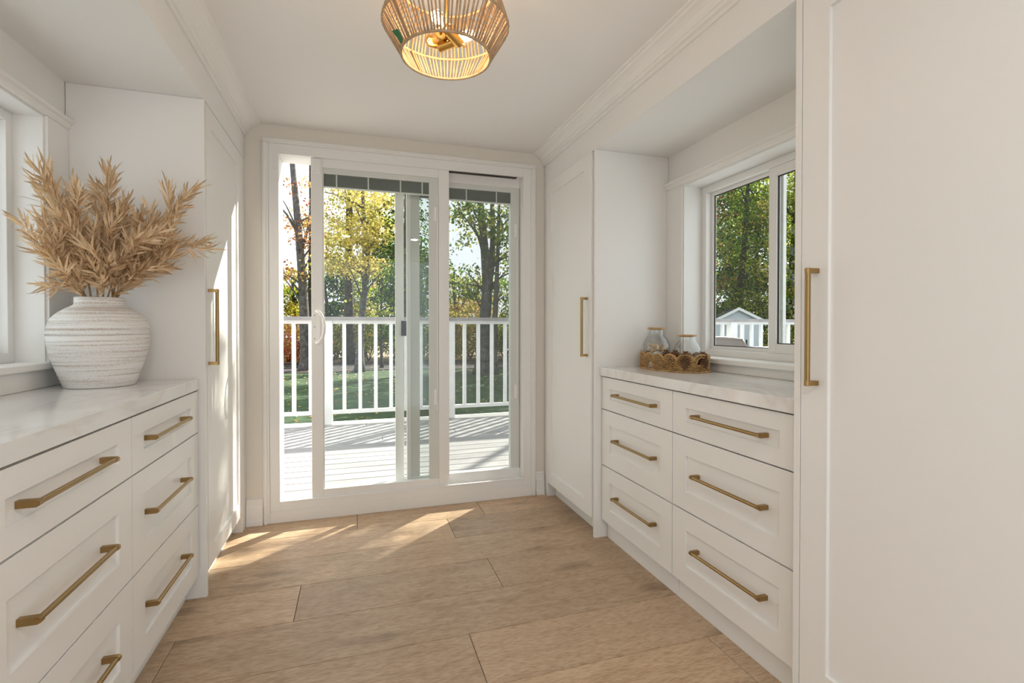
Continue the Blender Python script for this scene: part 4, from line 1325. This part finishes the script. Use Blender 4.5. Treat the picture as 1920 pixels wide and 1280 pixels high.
# garden shed
SX, SY = 15.0, 16.6
sd = empty('garden_shed', (SX, SY, GZ), 'pale blue-grey garden shed with dark shingle roof', 'shed')
ca, sa = math.cos(R(-24)), math.sin(R(-24))
def SW(u, v, z): return (SX + u * ca - v * sa, SY + u * sa + v * ca, z)      # u along the gable front, v away from it
def sbox(u0, u1, v0, v1, z0, z1):
    return MB().add([SW(u0, v0, z0), SW(u1, v0, z0), SW(u1, v1, z0), SW(u0, v1, z0), SW(u0, v0, z1), SW(u1, v0, z1), SW(u1, v1, z1), SW(u0, v1, z1)],
                    [(0, 3, 2, 1), (4, 5, 6, 7), (0, 1, 5, 4), (1, 2, 6, 5), (2, 3, 7, 6), (3, 0, 4, 7)])
WH = .88; ZE, ZA = 1.42, 1.86
m = MB()
m.add([SW(-WH, 0, GZ), SW(WH, 0, GZ), SW(WH, 0, ZE), SW(0, 0, ZA), SW(-WH, 0, ZE), SW(-WH, 3, GZ), SW(WH, 3, GZ), SW(WH, 3, ZE), SW(0, 3, ZA), SW(-WH, 3, ZE)],
      [(0, 1, 2, 3, 4), (9, 8, 7, 6, 5), (0, 4, 9, 5), (1, 6, 7, 2), (4, 3, 8, 9), (3, 2, 7, 8), (0, 5, 6, 1)])
m.build('wall', M['shed'], sd)
for sg in (-1, 1):
    m = MB(); t = .05; e0 = (sg * (WH + .12), ZE - .07); e1 = (0, ZA)
    m.add([SW(e0[0], -.12, e0[1]), SW(e1[0], -.12, e1[1]), SW(e1[0], 3.1, e1[1]), SW(e0[0], 3.1, e0[1]), SW(e0[0], -.12, e0[1] + t), SW(e1[0], -.12, e1[1] + t), SW(e1[0], 3.1, e1[1] + t), SW(e0[0], 3.1, e0[1] + t)],
          [(0, 3, 2, 1), (4, 5, 6, 7), (0, 1, 5, 4), (1, 2, 6, 5), (2, 3, 7, 6), (3, 0, 4, 7)])
    m.build('roof', M['shingle'], sd)
    m = MB(); f0 = (e0[0], e0[1] - .05); f1 = (0, ZA - .05)
    m.add([SW(f0[0], -.15, f0[1]), SW(f1[0], -.15, f1[1]), SW(f1[0], -.12, f1[1]), SW(f0[0], -.12, f0[1]), SW(f0[0], -.15, f0[1] + .12), SW(f1[0], -.15, f1[1] + .12), SW(f1[0], -.12, f1[1] + .12), SW(f0[0], -.12, f0[1] + .12)],
          [(0, 3, 2, 1), (4, 5, 6, 7), (0, 1, 5, 4), (1, 2, 6, 5), (2, 3, 7, 6), (3, 0, 4, 7)])
    m.build('barge_board', M['rail'], sd)
dd = sbox(-.45, .45, -.03, 0, GZ + .08, 1.2).build('door', M['shed'], sd)
sbox(.30, .36, -.06, -.03, .25, .60).build('latch', M['black'], dd)
for u in (-.47, .45): sbox(u, u + .05, -.04, 0, GZ + .05, 1.25).build('door_trim', M['rail'], sd)
